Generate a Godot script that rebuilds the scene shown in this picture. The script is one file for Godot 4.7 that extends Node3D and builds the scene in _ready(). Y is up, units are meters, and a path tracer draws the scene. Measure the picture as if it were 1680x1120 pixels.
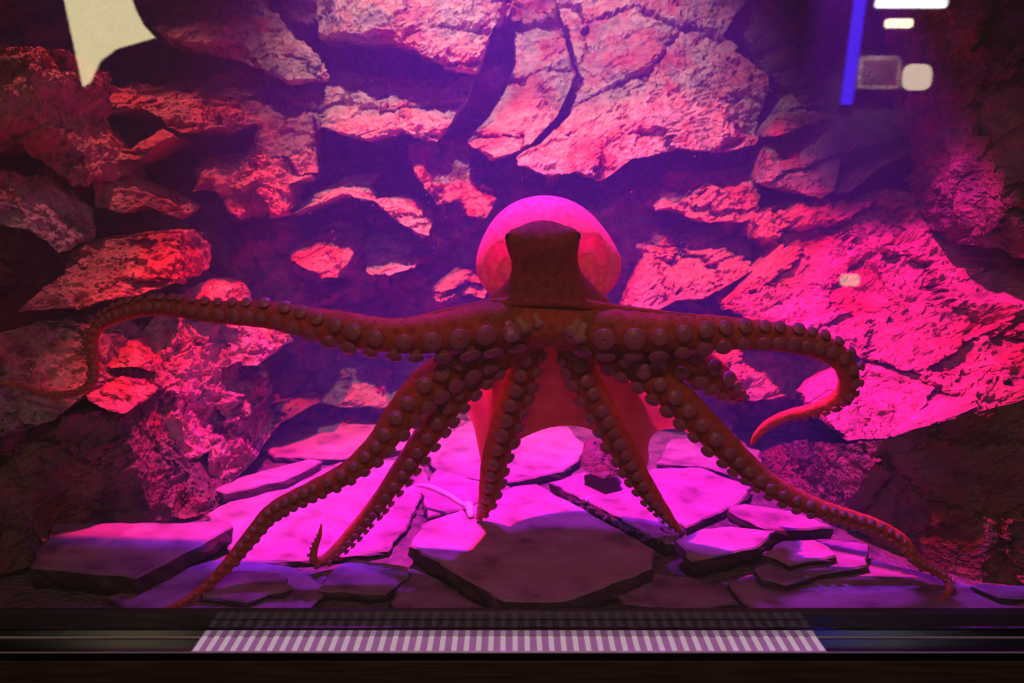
extends Node3D
# An octopus spread out behind the glass of a rocky aquarium lit by magenta lamps.
# Units are metres. The tank floor is y = 0, the inside of the front glass z = 0 and the water runs towards -z.

const EYE := Vector3(0.0, 0.61, 1.17)
const TILT := -10.0
const FOCAL := 1500.0      # in pixels of the 1680 x 1120 frame

var rng := RandomNumberGenerator.new()
var mats := {}
var big_noise: FastNoiseLite
var mid_noise: FastNoiseLite
var fine_noise: FastNoiseLite
var cell_noise: FastNoiseLite
var cell_small: FastNoiseLite
var crack_noise: FastNoiseLite
var patch_noise: FastNoiseLite

func _ready() -> void:
	rng.seed = 77
	setup_camera()
	setup_world()
	setup_lamps()
	setup_noise()
	setup_materials()
	build_tank()
	build_room()
	build_rocks()
	build_slabs()
	build_octopus()
	build_small_things()

# ---------------------------------------------------------------- camera, light

func setup_camera() -> void:
	var c := Camera3D.new()
	c.name = "camera"
	c.position = EYE
	c.rotation_degrees = Vector3(TILT, 0, 0)
	c.fov = rad_to_deg(2.0 * atan(560.0 / FOCAL))
	c.near = 0.05
	c.far = 40.0
	var at := CameraAttributesPhysical.new()
	at.frustum_focal_length = 12.0 / (560.0 / FOCAL)
	at.frustum_near = 0.05
	at.frustum_far = 40.0
	at.frustum_focus_distance = 1.36
	at.exposure_aperture = 6.7
	c.attributes = at
	add_child(c)
	c.current = true

func setup_world() -> void:
	var e := Environment.new()
	e.background_mode = Environment.BG_COLOR
	e.background_color = Color.BLACK
	e.tonemap_mode = Environment.TONE_MAPPER_LINEAR
	e.tonemap_exposure = 1.0
	e.sdfgi_enabled = true
	e.ssao_enabled = true
	e.ssil_enabled = true
	e.volumetric_fog_enabled = true
	e.volumetric_fog_density = 0.0
	var w := WorldEnvironment.new()
	w.name = "world_environment"
	w.environment = e
	add_child(w)

func lin(r: float, g: float, b: float) -> Color:
	return Color(r, g, b).linear_to_srgb()

# lamps over the water: position, aim, colour, energy, half cone, source size
func setup_lamps() -> void:
	lamp("red_spotlight", "small round red underwater lamp above the octopus, behind the cover edge", Vector3(-0.24, 1.95, d2z(1.70)), Vector3(0.06, 0.0, d2z(1.70)), lin(1.0, 0.015, 0.08), 13.0, 29.0, 0.012, 0.45)
	lamp("blue_spotlight", "small round violet lamp above the octopus, beside the red lamp", Vector3(-0.20, 1.95, d2z(1.73)), Vector3(0.08, 0.0, d2z(1.50)), lin(0.22, 0.02, 1.0), 8.8, 26.0, 0.022, 0.6)
	lamp("white_spotlight", "small round pale pink lamp lighting the upper rock face", Vector3(-0.10, 1.75, d2z(1.62)), Vector3(0.0, 0.68, d2z(2.40)), lin(1.0, 0.54, 0.50), 2.6, 34.0, 0.015)
	lamp("side_spotlight", "small round magenta lamp above the right rock slope", Vector3(0.50, 1.22, d2z(1.60)), Vector3(0.86, 0.15, d2z(1.88)), lin(1.0, 0.014, 0.50), 3.4, 17.5, 0.014, 0.6)
	lamp("left_spotlight", "small round reddish lamp above the left rocks", Vector3(-0.78, 1.85, d2z(1.92)), Vector3(-0.72, 0.20, d2z(1.90)), lin(1.0, 0.20, 0.27), 2.1, 19.0, 0.014)
	lamp("back_spotlight", "small round red lamp low over the rubble right of the octopus", Vector3(0.35, 1.85, d2z(1.80)), Vector3(0.42, 0.20, d2z(2.15)), lin(1.0, 0.02, 0.25), 4.0, 15.0, 0.014)
	lamp("violet_spotlight", "round violet flood lamp far back over the tank, behind the other lamps", Vector3(-0.05, 1.95, d2z(1.97)), Vector3(0.16, 0.0, d2z(1.36)), lin(0.44, 0.02, 1.0), 3.8, 24.0, 0.05, 0.8)

func d2z(d: float) -> float:
	return EYE.z - d

func lamp(called: String, label: String, at: Vector3, aim: Vector3, col: Color, energy: float, cone: float, size: float, blend := 0.75) -> void:
	var t := thing(called, label, "lamp", at, "lamps above the water")
	var dir := (aim - at).normalized()
	var side := dir.cross(Vector3.RIGHT if absf(dir.x) < 0.9 else Vector3.UP).normalized()
	var bas := Basis(side, -dir, side.cross(-dir))
	var hm := plain_mat(lin(0.03, 0.03, 0.03), 0.4)
	var housing := lathe([Vector2(0.0, 0.075), Vector2(0.018, 0.075), Vector2(0.03, 0.06), Vector2(0.036, 0.0), Vector2(0.036, -0.012), Vector2(0.031, -0.012), Vector2(0.031, 0.001), Vector2(0.0, 0.001)], 24)
	var h := add_mesh(housing, "housing", hm, t)
	h.transform = Transform3D(bas, Vector3.ZERO)
	var fm := StandardMaterial3D.new()
	fm.albedo_color = Color.BLACK
	fm.emission_enabled = true
	fm.emission = col
	fm.emission_energy_multiplier = 4.0
	var face := lathe([Vector2(0.0, -0.004), Vector2(0.03, -0.004), Vector2(0.03, 0.0), Vector2(0.0, 0.0)], 20)
	var f := add_mesh(face, "glowing_lens", fm, t)
	f.transform = Transform3D(bas, Vector3.ZERO)
	var l := SpotLight3D.new()
	l.name = "beam"
	l.light_color = col
	l.light_energy = energy
	l.spot_angle = cone
	l.spot_angle_attenuation = blend
	l.spot_range = 8.0
	l.spot_attenuation = 2.0
	l.light_size = size
	l.shadow_enabled = true
	t.add_child(l)
	l.position = dir * 0.02
	l.basis = Basis.looking_at(dir, Vector3.FORWARD if absf(dir.y) > 0.95 else Vector3.UP)

# ---------------------------------------------------------------- helpers

func cam_basis() -> Basis:
	return Basis(Vector3.RIGHT, deg_to_rad(TILT))

# the point at horizontal distance d from the eye in the direction of a pixel of the frame
func P(px: float, py: float, d: float) -> Vector3:
	var v := cam_basis() * Vector3((px - 840.0) / FOCAL, -(py - 560.0) / FOCAL, -1.0)
	return EYE + v * (d / -v.z)

# the point on the level h in the direction of a pixel
func F(px: float, py: float, h: float) -> Vector3:
	var v := cam_basis() * Vector3((px - 840.0) / FOCAL, -(py - 560.0) / FOCAL, -1.0)
	return EYE + v * ((h - EYE.y) / v.y)

func thing(called: String, label: String, category: String, at: Vector3, group := "") -> Node3D:
	var o := Node3D.new()
	o.name = called
	add_child(o, true)
	fix_name(o, called)
	o.position = at
	o.set_meta("label", label)
	o.set_meta("category", category)
	if group:
		o.set_meta("group", group)
	return o

var used := {}

func fix_name(o: Node, called: String) -> void:
	var key := str(o.get_parent().get_instance_id()) + called
	var n: int = used.get(key, 0)
	used[key] = n + 1
	if n > 0:
		o.name = "%s_%03d" % [called, n]

func add_mesh(m: Mesh, called: String, mat: Material, parent: Node = null) -> MeshInstance3D:
	var o := MeshInstance3D.new()
	o.name = called
	o.mesh = m
	o.material_override = mat
	var p: Node = parent if parent else self
	p.add_child(o, true)
	fix_name(o, called)
	return o

func struct(m: Mesh, called: String, mat: Material, label: String, category: String) -> MeshInstance3D:
	var o := add_mesh(m, called, mat)
	o.set_meta("kind", "structure")
	o.set_meta("label", label)
	o.set_meta("category", category)
	return o

func plain_mat(c: Color, rough: float, metal := 0.0) -> StandardMaterial3D:
	var m := StandardMaterial3D.new()
	m.albedo_color = c
	m.roughness = rough
	m.metallic = metal
	m.cull_mode = BaseMaterial3D.CULL_DISABLED
	return m

# mesh from points and triangles, with smooth normals
func mesh_of(v: PackedVector3Array, idx: PackedInt32Array, smooth := true, tint := PackedColorArray()) -> ArrayMesh:
	var a := []
	a.resize(Mesh.ARRAY_MAX)
	if smooth:
		var n := PackedVector3Array()
		n.resize(v.size())
		for i in range(0, idx.size(), 3):
			var p := idx[i]
			var q := idx[i + 1]
			var r := idx[i + 2]
			var c := (v[r] - v[p]).cross(v[q] - v[p])
			n[p] += c
			n[q] += c
			n[r] += c
		for i in n.size():
			n[i] = n[i].normalized() if n[i].length_squared() > 1e-20 else Vector3.UP
		a[Mesh.ARRAY_VERTEX] = v
		a[Mesh.ARRAY_NORMAL] = n
		a[Mesh.ARRAY_INDEX] = idx
		if tint.size():
			a[Mesh.ARRAY_COLOR] = tint
	else:
		var fv := PackedVector3Array()
		var fn := PackedVector3Array()
		for i in range(0, idx.size(), 3):
			var c := (v[idx[i + 2]] - v[idx[i]]).cross(v[idx[i + 1]] - v[idx[i]]).normalized()
			for k in 3:
				fv.append(v[idx[i + k]])
				fn.append(c)
		a[Mesh.ARRAY_VERTEX] = fv
		a[Mesh.ARRAY_NORMAL] = fn
		if tint.size():
			a[Mesh.ARRAY_COLOR] = tint
	var m := ArrayMesh.new()
	m.add_surface_from_arrays(Mesh.PRIMITIVE_TRIANGLES, a)
	return m

# turned profile about y (points are radius, height)
func lathe(prof: Array, n: int) -> ArrayMesh:
	var v := PackedVector3Array()
	var idx := PackedInt32Array()
	for p in prof:
		for k in n:
			var a := TAU * k / n
			v.append(Vector3(cos(a) * p.x, p.y, sin(a) * p.x))
	for i in prof.size() - 1:
		for k in n:
			var a := i * n + k
			var b := i * n + (k + 1) % n
			idx.append_array(PackedInt32Array([a, a + n, b, b, a + n, b + n]))
	return mesh_of(v, idx)

# a box with bevelled edges, centred
func bevel_box(size: Vector3, bevel: float) -> ArrayMesh:
	var h := size * 0.5
	var b := minf(bevel, minf(h.x, minf(h.y, h.z)) * 0.9)
	var v := PackedVector3Array()
	var idx := PackedInt32Array()
	var at := {}
	for sx in [-1, 1]:
		for sy in [-1, 1]:
			for sz in [-1, 1]:
				for ax in 3:
					var p := Vector3(h.x - b, h.y - b, h.z - b)
					p[ax] = h[ax]
					at[[sx, sy, sz, ax]] = v.size()
					v.append(p * Vector3(sx, sy, sz))
	var polys := []
	for ax in 3:
		var u := (ax + 1) % 3
		var w := (ax + 2) % 3
		for s in [-1, 1]:
			var quad := []
			for c in [[-1, -1], [1, -1], [1, 1], [-1, 1]]:
				var k := [0, 0, 0]
				k[ax] = s
				k[u] = c[0]
				k[w] = c[1]
				quad.append(at[[k[0], k[1], k[2], ax]])
			polys.append(quad)
		for s in [-1, 1]:
			for t in [-1, 1]:
				var k := [0, 0, 0]
				k[u] = s
				k[w] = t
				k[ax] = -1
				var a0 = at[[k[0], k[1], k[2], u]]
				var a1 = at[[k[0], k[1], k[2], w]]
				k[ax] = 1
				polys.append([a0, a1, at[[k[0], k[1], k[2], w]], at[[k[0], k[1], k[2], u]]])
	for sx in [-1, 1]:
		for sy in [-1, 1]:
			for sz in [-1, 1]:
				polys.append([at[[sx, sy, sz, 0]], at[[sx, sy, sz, 1]], at[[sx, sy, sz, 2]]])
	for p in polys:
		var c := Vector3.ZERO
		for i in p:
			c += v[i]
		var nn := (v[p[1]] - v[p[0]]).cross(v[p[2]] - v[p[0]])
		if nn.dot(c) > 0.0:
			p.reverse()
		for i in range(1, p.size() - 1):
			idx.append_array(PackedInt32Array([p[0], p[i], p[i + 1]]))
	return mesh_of(v, idx, false)

# ---------------------------------------------------------------- noise, materials

func noise(type: int, freq: float, oct: int, sd: int) -> FastNoiseLite:
	var n := FastNoiseLite.new()
	n.noise_type = type
	n.frequency = freq
	n.seed = sd
	n.fractal_octaves = oct
	n.fractal_type = FastNoiseLite.FRACTAL_FBM if oct > 1 else FastNoiseLite.FRACTAL_NONE
	return n

func setup_noise() -> void:
	big_noise = noise(FastNoiseLite.TYPE_SIMPLEX_SMOOTH, 3.0, 3, 11)
	mid_noise = noise(FastNoiseLite.TYPE_SIMPLEX_SMOOTH, 11.0, 4, 23)
	mid_noise.fractal_type = FastNoiseLite.FRACTAL_RIDGED
	fine_noise = noise(FastNoiseLite.TYPE_SIMPLEX_SMOOTH, 45.0, 3, 5)
	cell_noise = noise(FastNoiseLite.TYPE_CELLULAR, 6.0, 1, 41)
	cell_noise.cellular_return_type = FastNoiseLite.RETURN_CELL_VALUE
	cell_noise.cellular_jitter = 1.0
	cell_noise.domain_warp_enabled = true
	cell_noise.domain_warp_amplitude = 0.05
	cell_noise.domain_warp_frequency = 7.0
	cell_small = noise(FastNoiseLite.TYPE_CELLULAR, 17.0, 1, 52)
	cell_small.cellular_return_type = FastNoiseLite.RETURN_CELL_VALUE
	cell_small.domain_warp_enabled = true
	cell_small.domain_warp_amplitude = 0.03
	cell_small.domain_warp_frequency = 18.0
	crack_noise = noise(FastNoiseLite.TYPE_CELLULAR, 6.0, 1, 41)
	crack_noise.cellular_return_type = FastNoiseLite.RETURN_DISTANCE2_SUB
	crack_noise.cellular_jitter = 1.0
	crack_noise.domain_warp_enabled = true
	crack_noise.domain_warp_amplitude = 0.05
	crack_noise.domain_warp_frequency = 7.0
	patch_noise = noise(FastNoiseLite.TYPE_SIMPLEX_SMOOTH, 3.5, 5, 91)
	patch_noise.fractal_gain = 0.6

func noise_tex(n: FastNoiseLite, size: int, stops: Array, cols: Array) -> NoiseTexture2D:
	var t := NoiseTexture2D.new()
	t.width = size
	t.height = size
	t.seamless = true
	t.noise = n
	if cols.size():
		var g := Gradient.new()
		g.offsets = PackedFloat32Array(stops)
		g.colors = PackedColorArray(cols)
		t.color_ramp = g
	return t

func tri(m: StandardMaterial3D, s: float) -> void:
	m.uv1_triplanar = true
	m.uv1_world_triplanar = true
	m.uv1_scale = Vector3(s, s, s)

func rock_mat(sd: int, stops: Array, cols: Array, rough := 0.75) -> StandardMaterial3D:
	var m := StandardMaterial3D.new()
	var n := noise(FastNoiseLite.TYPE_SIMPLEX_SMOOTH, 0.006, 7, sd)
	n.fractal_gain = 0.62
	m.albedo_texture = noise_tex(n, 1024, stops, cols)
	m.roughness = rough
	m.metallic_specular = 0.4
	m.vertex_color_use_as_albedo = true
	m.cull_mode = BaseMaterial3D.CULL_DISABLED
	var h := noise(FastNoiseLite.TYPE_SIMPLEX_SMOOTH, 0.02, 6, sd + 3)
	h.fractal_type = FastNoiseLite.FRACTAL_RIDGED
	m.heightmap_enabled = true
	m.heightmap_texture = noise_tex(h, 1024, [], [])
	m.heightmap_scale = 0.7
	tri(m, 1.9)
	return m

func setup_materials() -> void:
	var s := [0.0, 0.3, 0.46, 0.56, 0.64, 0.8, 1.0]
	mats.rock_tan = rock_mat(3, s, [lin(0.10, 0.07, 0.06), lin(0.30, 0.22, 0.18), lin(0.55, 0.42, 0.34), lin(0.62, 0.47, 0.38), lin(0.58, 0.22, 0.17), lin(0.50, 0.12, 0.10), lin(0.62, 0.40, 0.34)])
	mats.rock_red = rock_mat(9, s, [lin(0.08, 0.05, 0.05), lin(0.26, 0.12, 0.11), lin(0.46, 0.17, 0.15), lin(0.52, 0.26, 0.22), lin(0.50, 0.12, 0.11), lin(0.55, 0.30, 0.26), lin(0.65, 0.45, 0.42)])
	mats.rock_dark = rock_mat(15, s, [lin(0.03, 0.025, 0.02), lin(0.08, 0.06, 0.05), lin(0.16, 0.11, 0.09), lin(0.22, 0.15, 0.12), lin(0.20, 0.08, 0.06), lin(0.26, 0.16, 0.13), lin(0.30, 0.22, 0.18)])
	mats.rock_grey = rock_mat(21, s, [lin(0.08, 0.07, 0.06), lin(0.20, 0.16, 0.14), lin(0.36, 0.29, 0.25), lin(0.44, 0.36, 0.32), lin(0.40, 0.28, 0.24), lin(0.46, 0.38, 0.34), lin(0.55, 0.48, 0.44)])
	# slate: smooth split stone with faint streaks
	for k in 3:
		var m := StandardMaterial3D.new()
		var n := noise(FastNoiseLite.TYPE_SIMPLEX_SMOOTH, 0.008, 6, 60 + k)
		var a: Color = [lin(0.30, 0.15, 0.21), lin(0.36, 0.19, 0.26), lin(0.26, 0.14, 0.21)][k]
		m.albedo_texture = noise_tex(n, 512, [0.0, 0.4, 0.6, 1.0], [a.darkened(0.35), a, a.lightened(0.08), a.lightened(0.25)])
		m.roughness = 0.62
		m.metallic_specular = 0.4
		m.vertex_color_use_as_albedo = true
		m.cull_mode = BaseMaterial3D.CULL_DISABLED
		tri(m, 2.6)
		mats["slate%d" % k] = m
	# octopus skin
	var skin := StandardMaterial3D.new()
	var sn := noise(FastNoiseLite.TYPE_SIMPLEX_SMOOTH, 0.012, 6, 101)
	skin.albedo_texture = noise_tex(sn, 1024, [0.0, 0.35, 0.5, 0.65, 1.0], [lin(0.50, 0.40, 0.40), lin(0.72, 0.62, 0.62), lin(0.88, 0.82, 0.82), lin(0.96, 0.95, 0.92), lin(1.0, 1.0, 1.0)])
	skin.roughness = 0.6
	skin.metallic_specular = 0.25
	skin.heightmap_enabled = true
	var sh := noise(FastNoiseLite.TYPE_CELLULAR, 0.05, 2, 103)
	skin.heightmap_texture = noise_tex(sh, 1024, [], [])
	skin.heightmap_scale = 0.15
	skin.subsurf_scatter_enabled = true
	skin.subsurf_scatter_strength = 0.45
	skin.cull_mode = BaseMaterial3D.CULL_DISABLED
	skin.vertex_color_use_as_albedo = true
	tri(skin, 5.0)
	mats.skin = skin
	var mantle: StandardMaterial3D = skin.duplicate()
	mantle.backlight_enabled = true
	mantle.backlight = Color(1, 1, 1)
	mantle.subsurf_scatter_strength = 0.2
	mantle.heightmap_enabled = false
	mats.mantle = mantle
	var suck := StandardMaterial3D.new()
	suck.albedo_color = lin(0.42, 0.11, 0.15)
	suck.roughness = 0.4
	suck.cull_mode = BaseMaterial3D.CULL_DISABLED
	mats.sucker = suck
	var stalk: StandardMaterial3D = suck.duplicate()
	stalk.albedo_color = lin(0.55, 0.27, 0.17)
	mats.stalk = stalk
	var web := StandardMaterial3D.new()
	var wn := noise(FastNoiseLite.TYPE_SIMPLEX_SMOOTH, 0.01, 5, 107)
	web.albedo_texture = noise_tex(wn, 512, [0.0, 0.5, 1.0], [lin(0.50, 0.10, 0.06), lin(0.62, 0.15, 0.10), lin(0.70, 0.24, 0.16)])
	web.roughness = 0.5
	web.backlight_enabled = true
	web.backlight = Color(1, 1, 1)
	web.cull_mode = BaseMaterial3D.CULL_DISABLED
	tri(web, 4.0)
	mats.web = web
	mats.eye = plain_mat(lin(0.01, 0.008, 0.008), 0.15)
	mats.black = plain_mat(lin(0.012, 0.011, 0.012), 0.5)
	mats.gravel = rock_mat(31, s, [lin(0.04, 0.03, 0.03), lin(0.10, 0.08, 0.08), lin(0.16, 0.12, 0.12), lin(0.2, 0.15, 0.15), lin(0.15, 0.1, 0.1), lin(0.22, 0.17, 0.17), lin(0.3, 0.25, 0.25)])
	mats.metal = plain_mat(lin(0.20, 0.19, 0.22), 0.25, 1.0)
	mats.lip = plain_mat(lin(0.50, 0.50, 0.52), 0.12, 1.0)
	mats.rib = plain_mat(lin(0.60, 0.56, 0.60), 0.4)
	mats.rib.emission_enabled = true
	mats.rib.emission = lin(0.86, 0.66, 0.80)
	mats.rib.emission_energy_multiplier = 0.40  # glow stands in for the striped light on the sill
	mats.highlight_bead = plain_mat(lin(0.75, 0.72, 0.78), 0.35, 0.4)
	mats.reflection_bed = plain_mat(lin(0.42, 0.26, 0.44), 0.45)
	mats.reflection_bed.emission_enabled = true
	mats.reflection_bed.emission = lin(0.40, 0.14, 0.42)
	mats.reflection_bed.emission_energy_multiplier = 0.4  # violet reflection between the stripes, put into a glowing colour
	var wood := StandardMaterial3D.new()
	var gn := noise(FastNoiseLite.TYPE_SIMPLEX_SMOOTH, 0.02, 5, 131)
	wood.albedo_texture = noise_tex(gn, 512, [0.0, 0.5, 1.0], [lin(0.035, 0.022, 0.016), lin(0.075, 0.048, 0.034), lin(0.12, 0.08, 0.055)])
	wood.roughness = 0.6
	wood.uv1_triplanar = true
	wood.uv1_world_triplanar = true
	wood.uv1_scale = Vector3(0.6, 14.0, 0.6)
	mats.wood = wood
	mats.room = plain_mat(lin(0.05, 0.045, 0.045), 0.9)
	var glass := StandardMaterial3D.new()
	glass.transparency = BaseMaterial3D.TRANSPARENCY_ALPHA
	glass.albedo_color = Color(1, 1, 1, 0.02)
	glass.roughness = 0.0
	glass.cull_mode = BaseMaterial3D.CULL_DISABLED
	mats.glass = glass

# ---------------------------------------------------------------- tank and room

func box_at(size: Vector3, at: Vector3, called: String, mat: Material, label: String, category: String, bevel := 0.004) -> MeshInstance3D:
	var o := struct(bevel_box(size, bevel), called, mat, label, category)
	o.position = at
	return o

func build_tank() -> void:
	# bed of the tank
	box_at(Vector3(3.4, 0.06, 1.75), Vector3(0, -0.032, -0.88), "floor", mats.gravel, "dark gravelly tank floor under the slate slabs", "floor")
	box_at(Vector3(0.06, 1.95, 1.8), Vector3(-1.66, 0.92, -0.88), "wall_left", mats.black, "black left end wall of the aquarium", "wall")
	box_at(Vector3(0.06, 1.95, 1.8), Vector3(1.66, 0.92, -0.88), "wall_right", mats.black, "black right end wall of the aquarium", "wall")
	box_at(Vector3(3.4, 0.05, 2.0), Vector3(0, 2.06, -0.9), "ceiling", mats.black, "black lid of the aquarium above the lamps", "ceiling")
	# the cover behind the front glass whose edge cuts off the lamps' light
	var cover := box_at(Vector3(3.20, 0.03, 0.40), Vector3(0, 1.02, -0.151), "trim_1", mats.black, "black cover shelf along the top of the front glass", "cover")
	cover.rotation_degrees.y = -4.5
	# the rough rock face at the back
	var tint := PackedColorArray()
	var nx := 420
	var ny := 255
	var plates := noise(FastNoiseLite.TYPE_CELLULAR, 3.4, 1, 71)
	plates.cellular_return_type = FastNoiseLite.RETURN_CELL_VALUE
	plates.domain_warp_enabled = true
	plates.domain_warp_amplitude = 0.10
	plates.domain_warp_frequency = 5.0
	var v := PackedVector3Array()
	var idx := PackedInt32Array()
	for j in ny + 1:
		for i in nx + 1:
			var x := lerpf(-1.64, 1.64, float(i) / nx)
			var y := lerpf(-0.03, 1.95, float(j) / ny)
			var side := smoothstep(0.95, 1.64, absf(x))
			var d := 2.41 - 0.55 * side + 0.16 * smoothstep(0.50, 0.72, y)
			d -= 0.10 * smoothstep(0.35, 0.0, y)
			var q := Vector3(x * 0.8 + y * 0.5, y * 1.7 - x * 0.6, 0.0)
			d -= 0.085 * plates.get_noise_3dv(q) + 0.035 * cell_noise.get_noise_3dv(q + Vector3(4, 1, 0))
			d -= 0.05 * mid_noise.get_noise_3d(x * 0.5, y * 0.7, 3.0)
			var p := Vector3(x, y, d2z(d))
			v.append(p + rough(p, 1.1))
			tint.append(rock_tint(p))
	for j in ny:
		for i in nx:
			var a := j * (nx + 1) + i
			idx.append_array(PackedInt32Array([a, a + nx + 1, a + 1, a + 1, a + nx + 1, a + nx + 2]))
	struct(mesh_of(v, idx, true, tint), "wall_back", mats.rock_red, "shadowed rough rock face behind all the boulders", "rock wall")
	box_at(Vector3(3.4, 2.1, 0.06), Vector3(0, 1.0, -1.78), "wall_rear", mats.black, "black rear wall of the aquarium", "wall")
	# front glass with its black seal
	var pane := struct(bevel_box(Vector3(3.26, 1.05, 0.012), 0.001), "window_1", mats.glass, "clear front glass pane of the aquarium", "glass")
	pane.position = Vector3(0, 0.51, 0.006)
	box_at(Vector3(3.26, 0.024, 0.014), Vector3(0, 0.016, -0.008), "trim_2", mats.black, "black sealing strip along the foot of the glass", "seal")
	# violet haze in the water
	var fog := FogVolume.new()
	fog.name = "water_haze"
	fog.size = Vector3(3.2, 1.0, 1.52)
	fog.position = Vector3(0, 0.5, -0.93)
	var fm := FogMaterial.new()
	fm.albedo = lin(0.20, 0.12, 1.0)
	fm.density = 0.20
	fog.material = fm
	fog.set_meta("kind", "stuff")
	fog.set_meta("label", "violet haze in the water of the tank")
	fog.set_meta("category", "haze")
	add_child(fog)

func build_room() -> void:
	# polished metal sill; glowing ribs stand in for the light stripes on it
	var sill := thing("metal_sill", "polished metal sill with ribs glowing in place of striped light along the foot of the glass", "sill", Vector3(0, -0.008, 0.033))
	add_mesh(bevel_box(Vector3(3.3, 0.012, 0.046), 0.0012), "ledge", mats.metal, sill)
	var lip := add_mesh(bevel_box(Vector3(3.3, 0.0115, 0.004), 0.0008), "upstand", mats.lip, sill)
	lip.position = Vector3(0, 0.01175, -0.019)
	for q in [[0.0066, -0.0165], [0.0056, 0.0222]]:  # pale strips added as highlights along the sill edges
		var highlight_bead := add_mesh(bevel_box(Vector3(3.3, 0.0022, 0.0016), 0.0005), "edge_highlight", mats.highlight_bead, sill)
		highlight_bead.position = Vector3(0, q[0], q[1])
	var bed := add_mesh(bevel_box(Vector3(0.838, 0.0012, 0.038), 0.0004), "reflection_bed", mats.reflection_bed, sill)
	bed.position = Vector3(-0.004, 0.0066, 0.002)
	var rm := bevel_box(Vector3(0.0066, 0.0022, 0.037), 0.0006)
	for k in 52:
		var r := add_mesh(rm, "light_stripe_rib", mats.rib, sill)
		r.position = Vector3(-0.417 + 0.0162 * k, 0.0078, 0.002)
	# cabinet below, fascia above and beside, closed room behind the camera
	box_at(Vector3(7.2, 0.93, 0.06), Vector3(0, -0.4795, 0.0245), "wall_front", mats.wood, "dark wooden cabinet front below the metal sill", "cabinet front", 0.002)
	box_at(Vector3(7.2, 1.2, 0.06), Vector3(0, 1.64, 0.04), "wall_fascia", mats.wood, "dark wooden fascia above the aquarium glass", "fascia", 0.002)
	for s in [-1, 1]:
		box_at(Vector3(1.97, 1.1, 0.06), Vector3(s * 2.62, 0.5, 0.04), "wall_fascia_%s" % ("left" if s < 0 else "right"), mats.wood, "dark wooden panel %s of the aquarium glass" % ("left" if s < 0 else "right"), "panel", 0.002)
	box_at(Vector3(7.2, 0.06, 5.2), Vector3(0, -0.98, 2.6), "floor_room", mats.room, "dark floor of the viewing room", "floor")
	box_at(Vector3(7.2, 0.06, 5.2), Vector3(0, 1.98, 2.6), "ceiling_room", mats.room, "dark ceiling of the viewing room", "ceiling")
	box_at(Vector3(7.2, 3.0, 0.06), Vector3(0, 0.5, 5.2), "wall_room", mats.room, "dark far wall of the viewing room", "wall")
	box_at(Vector3(0.06, 3.0, 5.2), Vector3(-3.6, 0.5, 2.6), "wall_room_left", mats.room, "dark left wall of the viewing room", "wall")
	box_at(Vector3(0.06, 3.0, 5.2), Vector3(3.6, 0.5, 2.6), "wall_room_right", mats.room, "dark right wall of the viewing room", "wall")
	# added warm strip light, unseen, to brighten the octopus from the front
	room_light(Vector3(0.0, 1.45, 1.30), Vector2(0.7, 0.10), "added_strip_light", "added warm strip light behind the viewer, unseen, brightening the octopus front", lin(1.0, 0.48, 0.40), 0.62, 1.2, Vector3(0, -0.55, -1.0))
	# things mirrored in the glass: lamps, a picture, a bright panel and a blue tube
	mirrored_panel(1493, 6, 112, 15, 4.9, "ceiling_light", "long white ceiling light mirrored at the top right of the glass", lin(0.9, 0.95, 1.0), 16.0)
	mirrored_panel(1473, 39, 44, 14, 5.6, "ceiling_light", "short warm ceiling light mirrored below the long one", lin(1.0, 0.9, 0.6), 16.0)
	mirrored_panel(1503, 127, 46, 40, 6.2, "wall_light", "square cream wall light mirrored beside the framed picture", lin(1.0, 0.80, 0.55), 7.0)
	mirrored_panel(1393, 459, 32, 20, 6.0, "table_light", "small warm table light mirrored low at the right", lin(1.0, 0.72, 0.42), 5.0)
	lit_shape([[98, -40], [205, -40], [222, 15], [236, 42], [255, 62], [228, 70], [192, 80], [165, 100], [148, 136], [137, 142]], 6.2)

func mirror_point(px: float, py: float, d: float) -> Vector3:
	var p := P(px, py, d)
	return Vector3(p.x, p.y, -p.z)

func mirrored_panel(px: float, py: float, w: float, h: float, d: float, called: String, label: String, col: Color, glow: float) -> void:
	var at := mirror_point(px, py, d)
	var s := d / FOCAL
	var t := thing(called, label, "light", at)
	var f := add_mesh(bevel_box(Vector3(w * s + 0.02, h * s + 0.02, 0.04), 0.006), "frame", mats.black, t)
	f.position = Vector3(0, 0, 0.024)
	var m := StandardMaterial3D.new()
	m.albedo_color = Color.BLACK
	m.emission_enabled = true
	m.emission = col
	m.emission_energy_multiplier = glow
	add_mesh(rounded_panel(w * s, h * s, minf(w, h) * s * 0.35, 0.012), "glowing_panel", m, t)

# a flat panel with round corners
func rounded_panel(w: float, h: float, r: float, thick: float) -> ArrayMesh:
	var ring := []
	for c in [[1, 1, 0], [-1, 1, 1], [-1, -1, 2], [1, -1, 3]]:
		for k in 7:
			var a: float = (c[2] + k / 6.0) * PI * 0.5
			ring.append(Vector2(c[0] * (w * 0.5 - r) + cos(a) * r, c[1] * (h * 0.5 - r) + sin(a) * r))
	var v := PackedVector3Array([Vector3(0, 0, -thick * 0.5), Vector3(0, 0, thick * 0.5)])
	for q in ring:
		v.append(Vector3(q.x, q.y, -thick * 0.5))
		v.append(Vector3(q.x, q.y, thick * 0.5))
	var idx := PackedInt32Array()
	var n := ring.size()
	for i in n:
		var a := 2 + i * 2
		var b := 2 + ((i + 1) % n) * 2
		idx.append_array(PackedInt32Array([0, a, b, 1, b + 1, a + 1, a, a + 1, b, b, a + 1, b + 1]))
	return mesh_of(v, idx, false)

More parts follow.
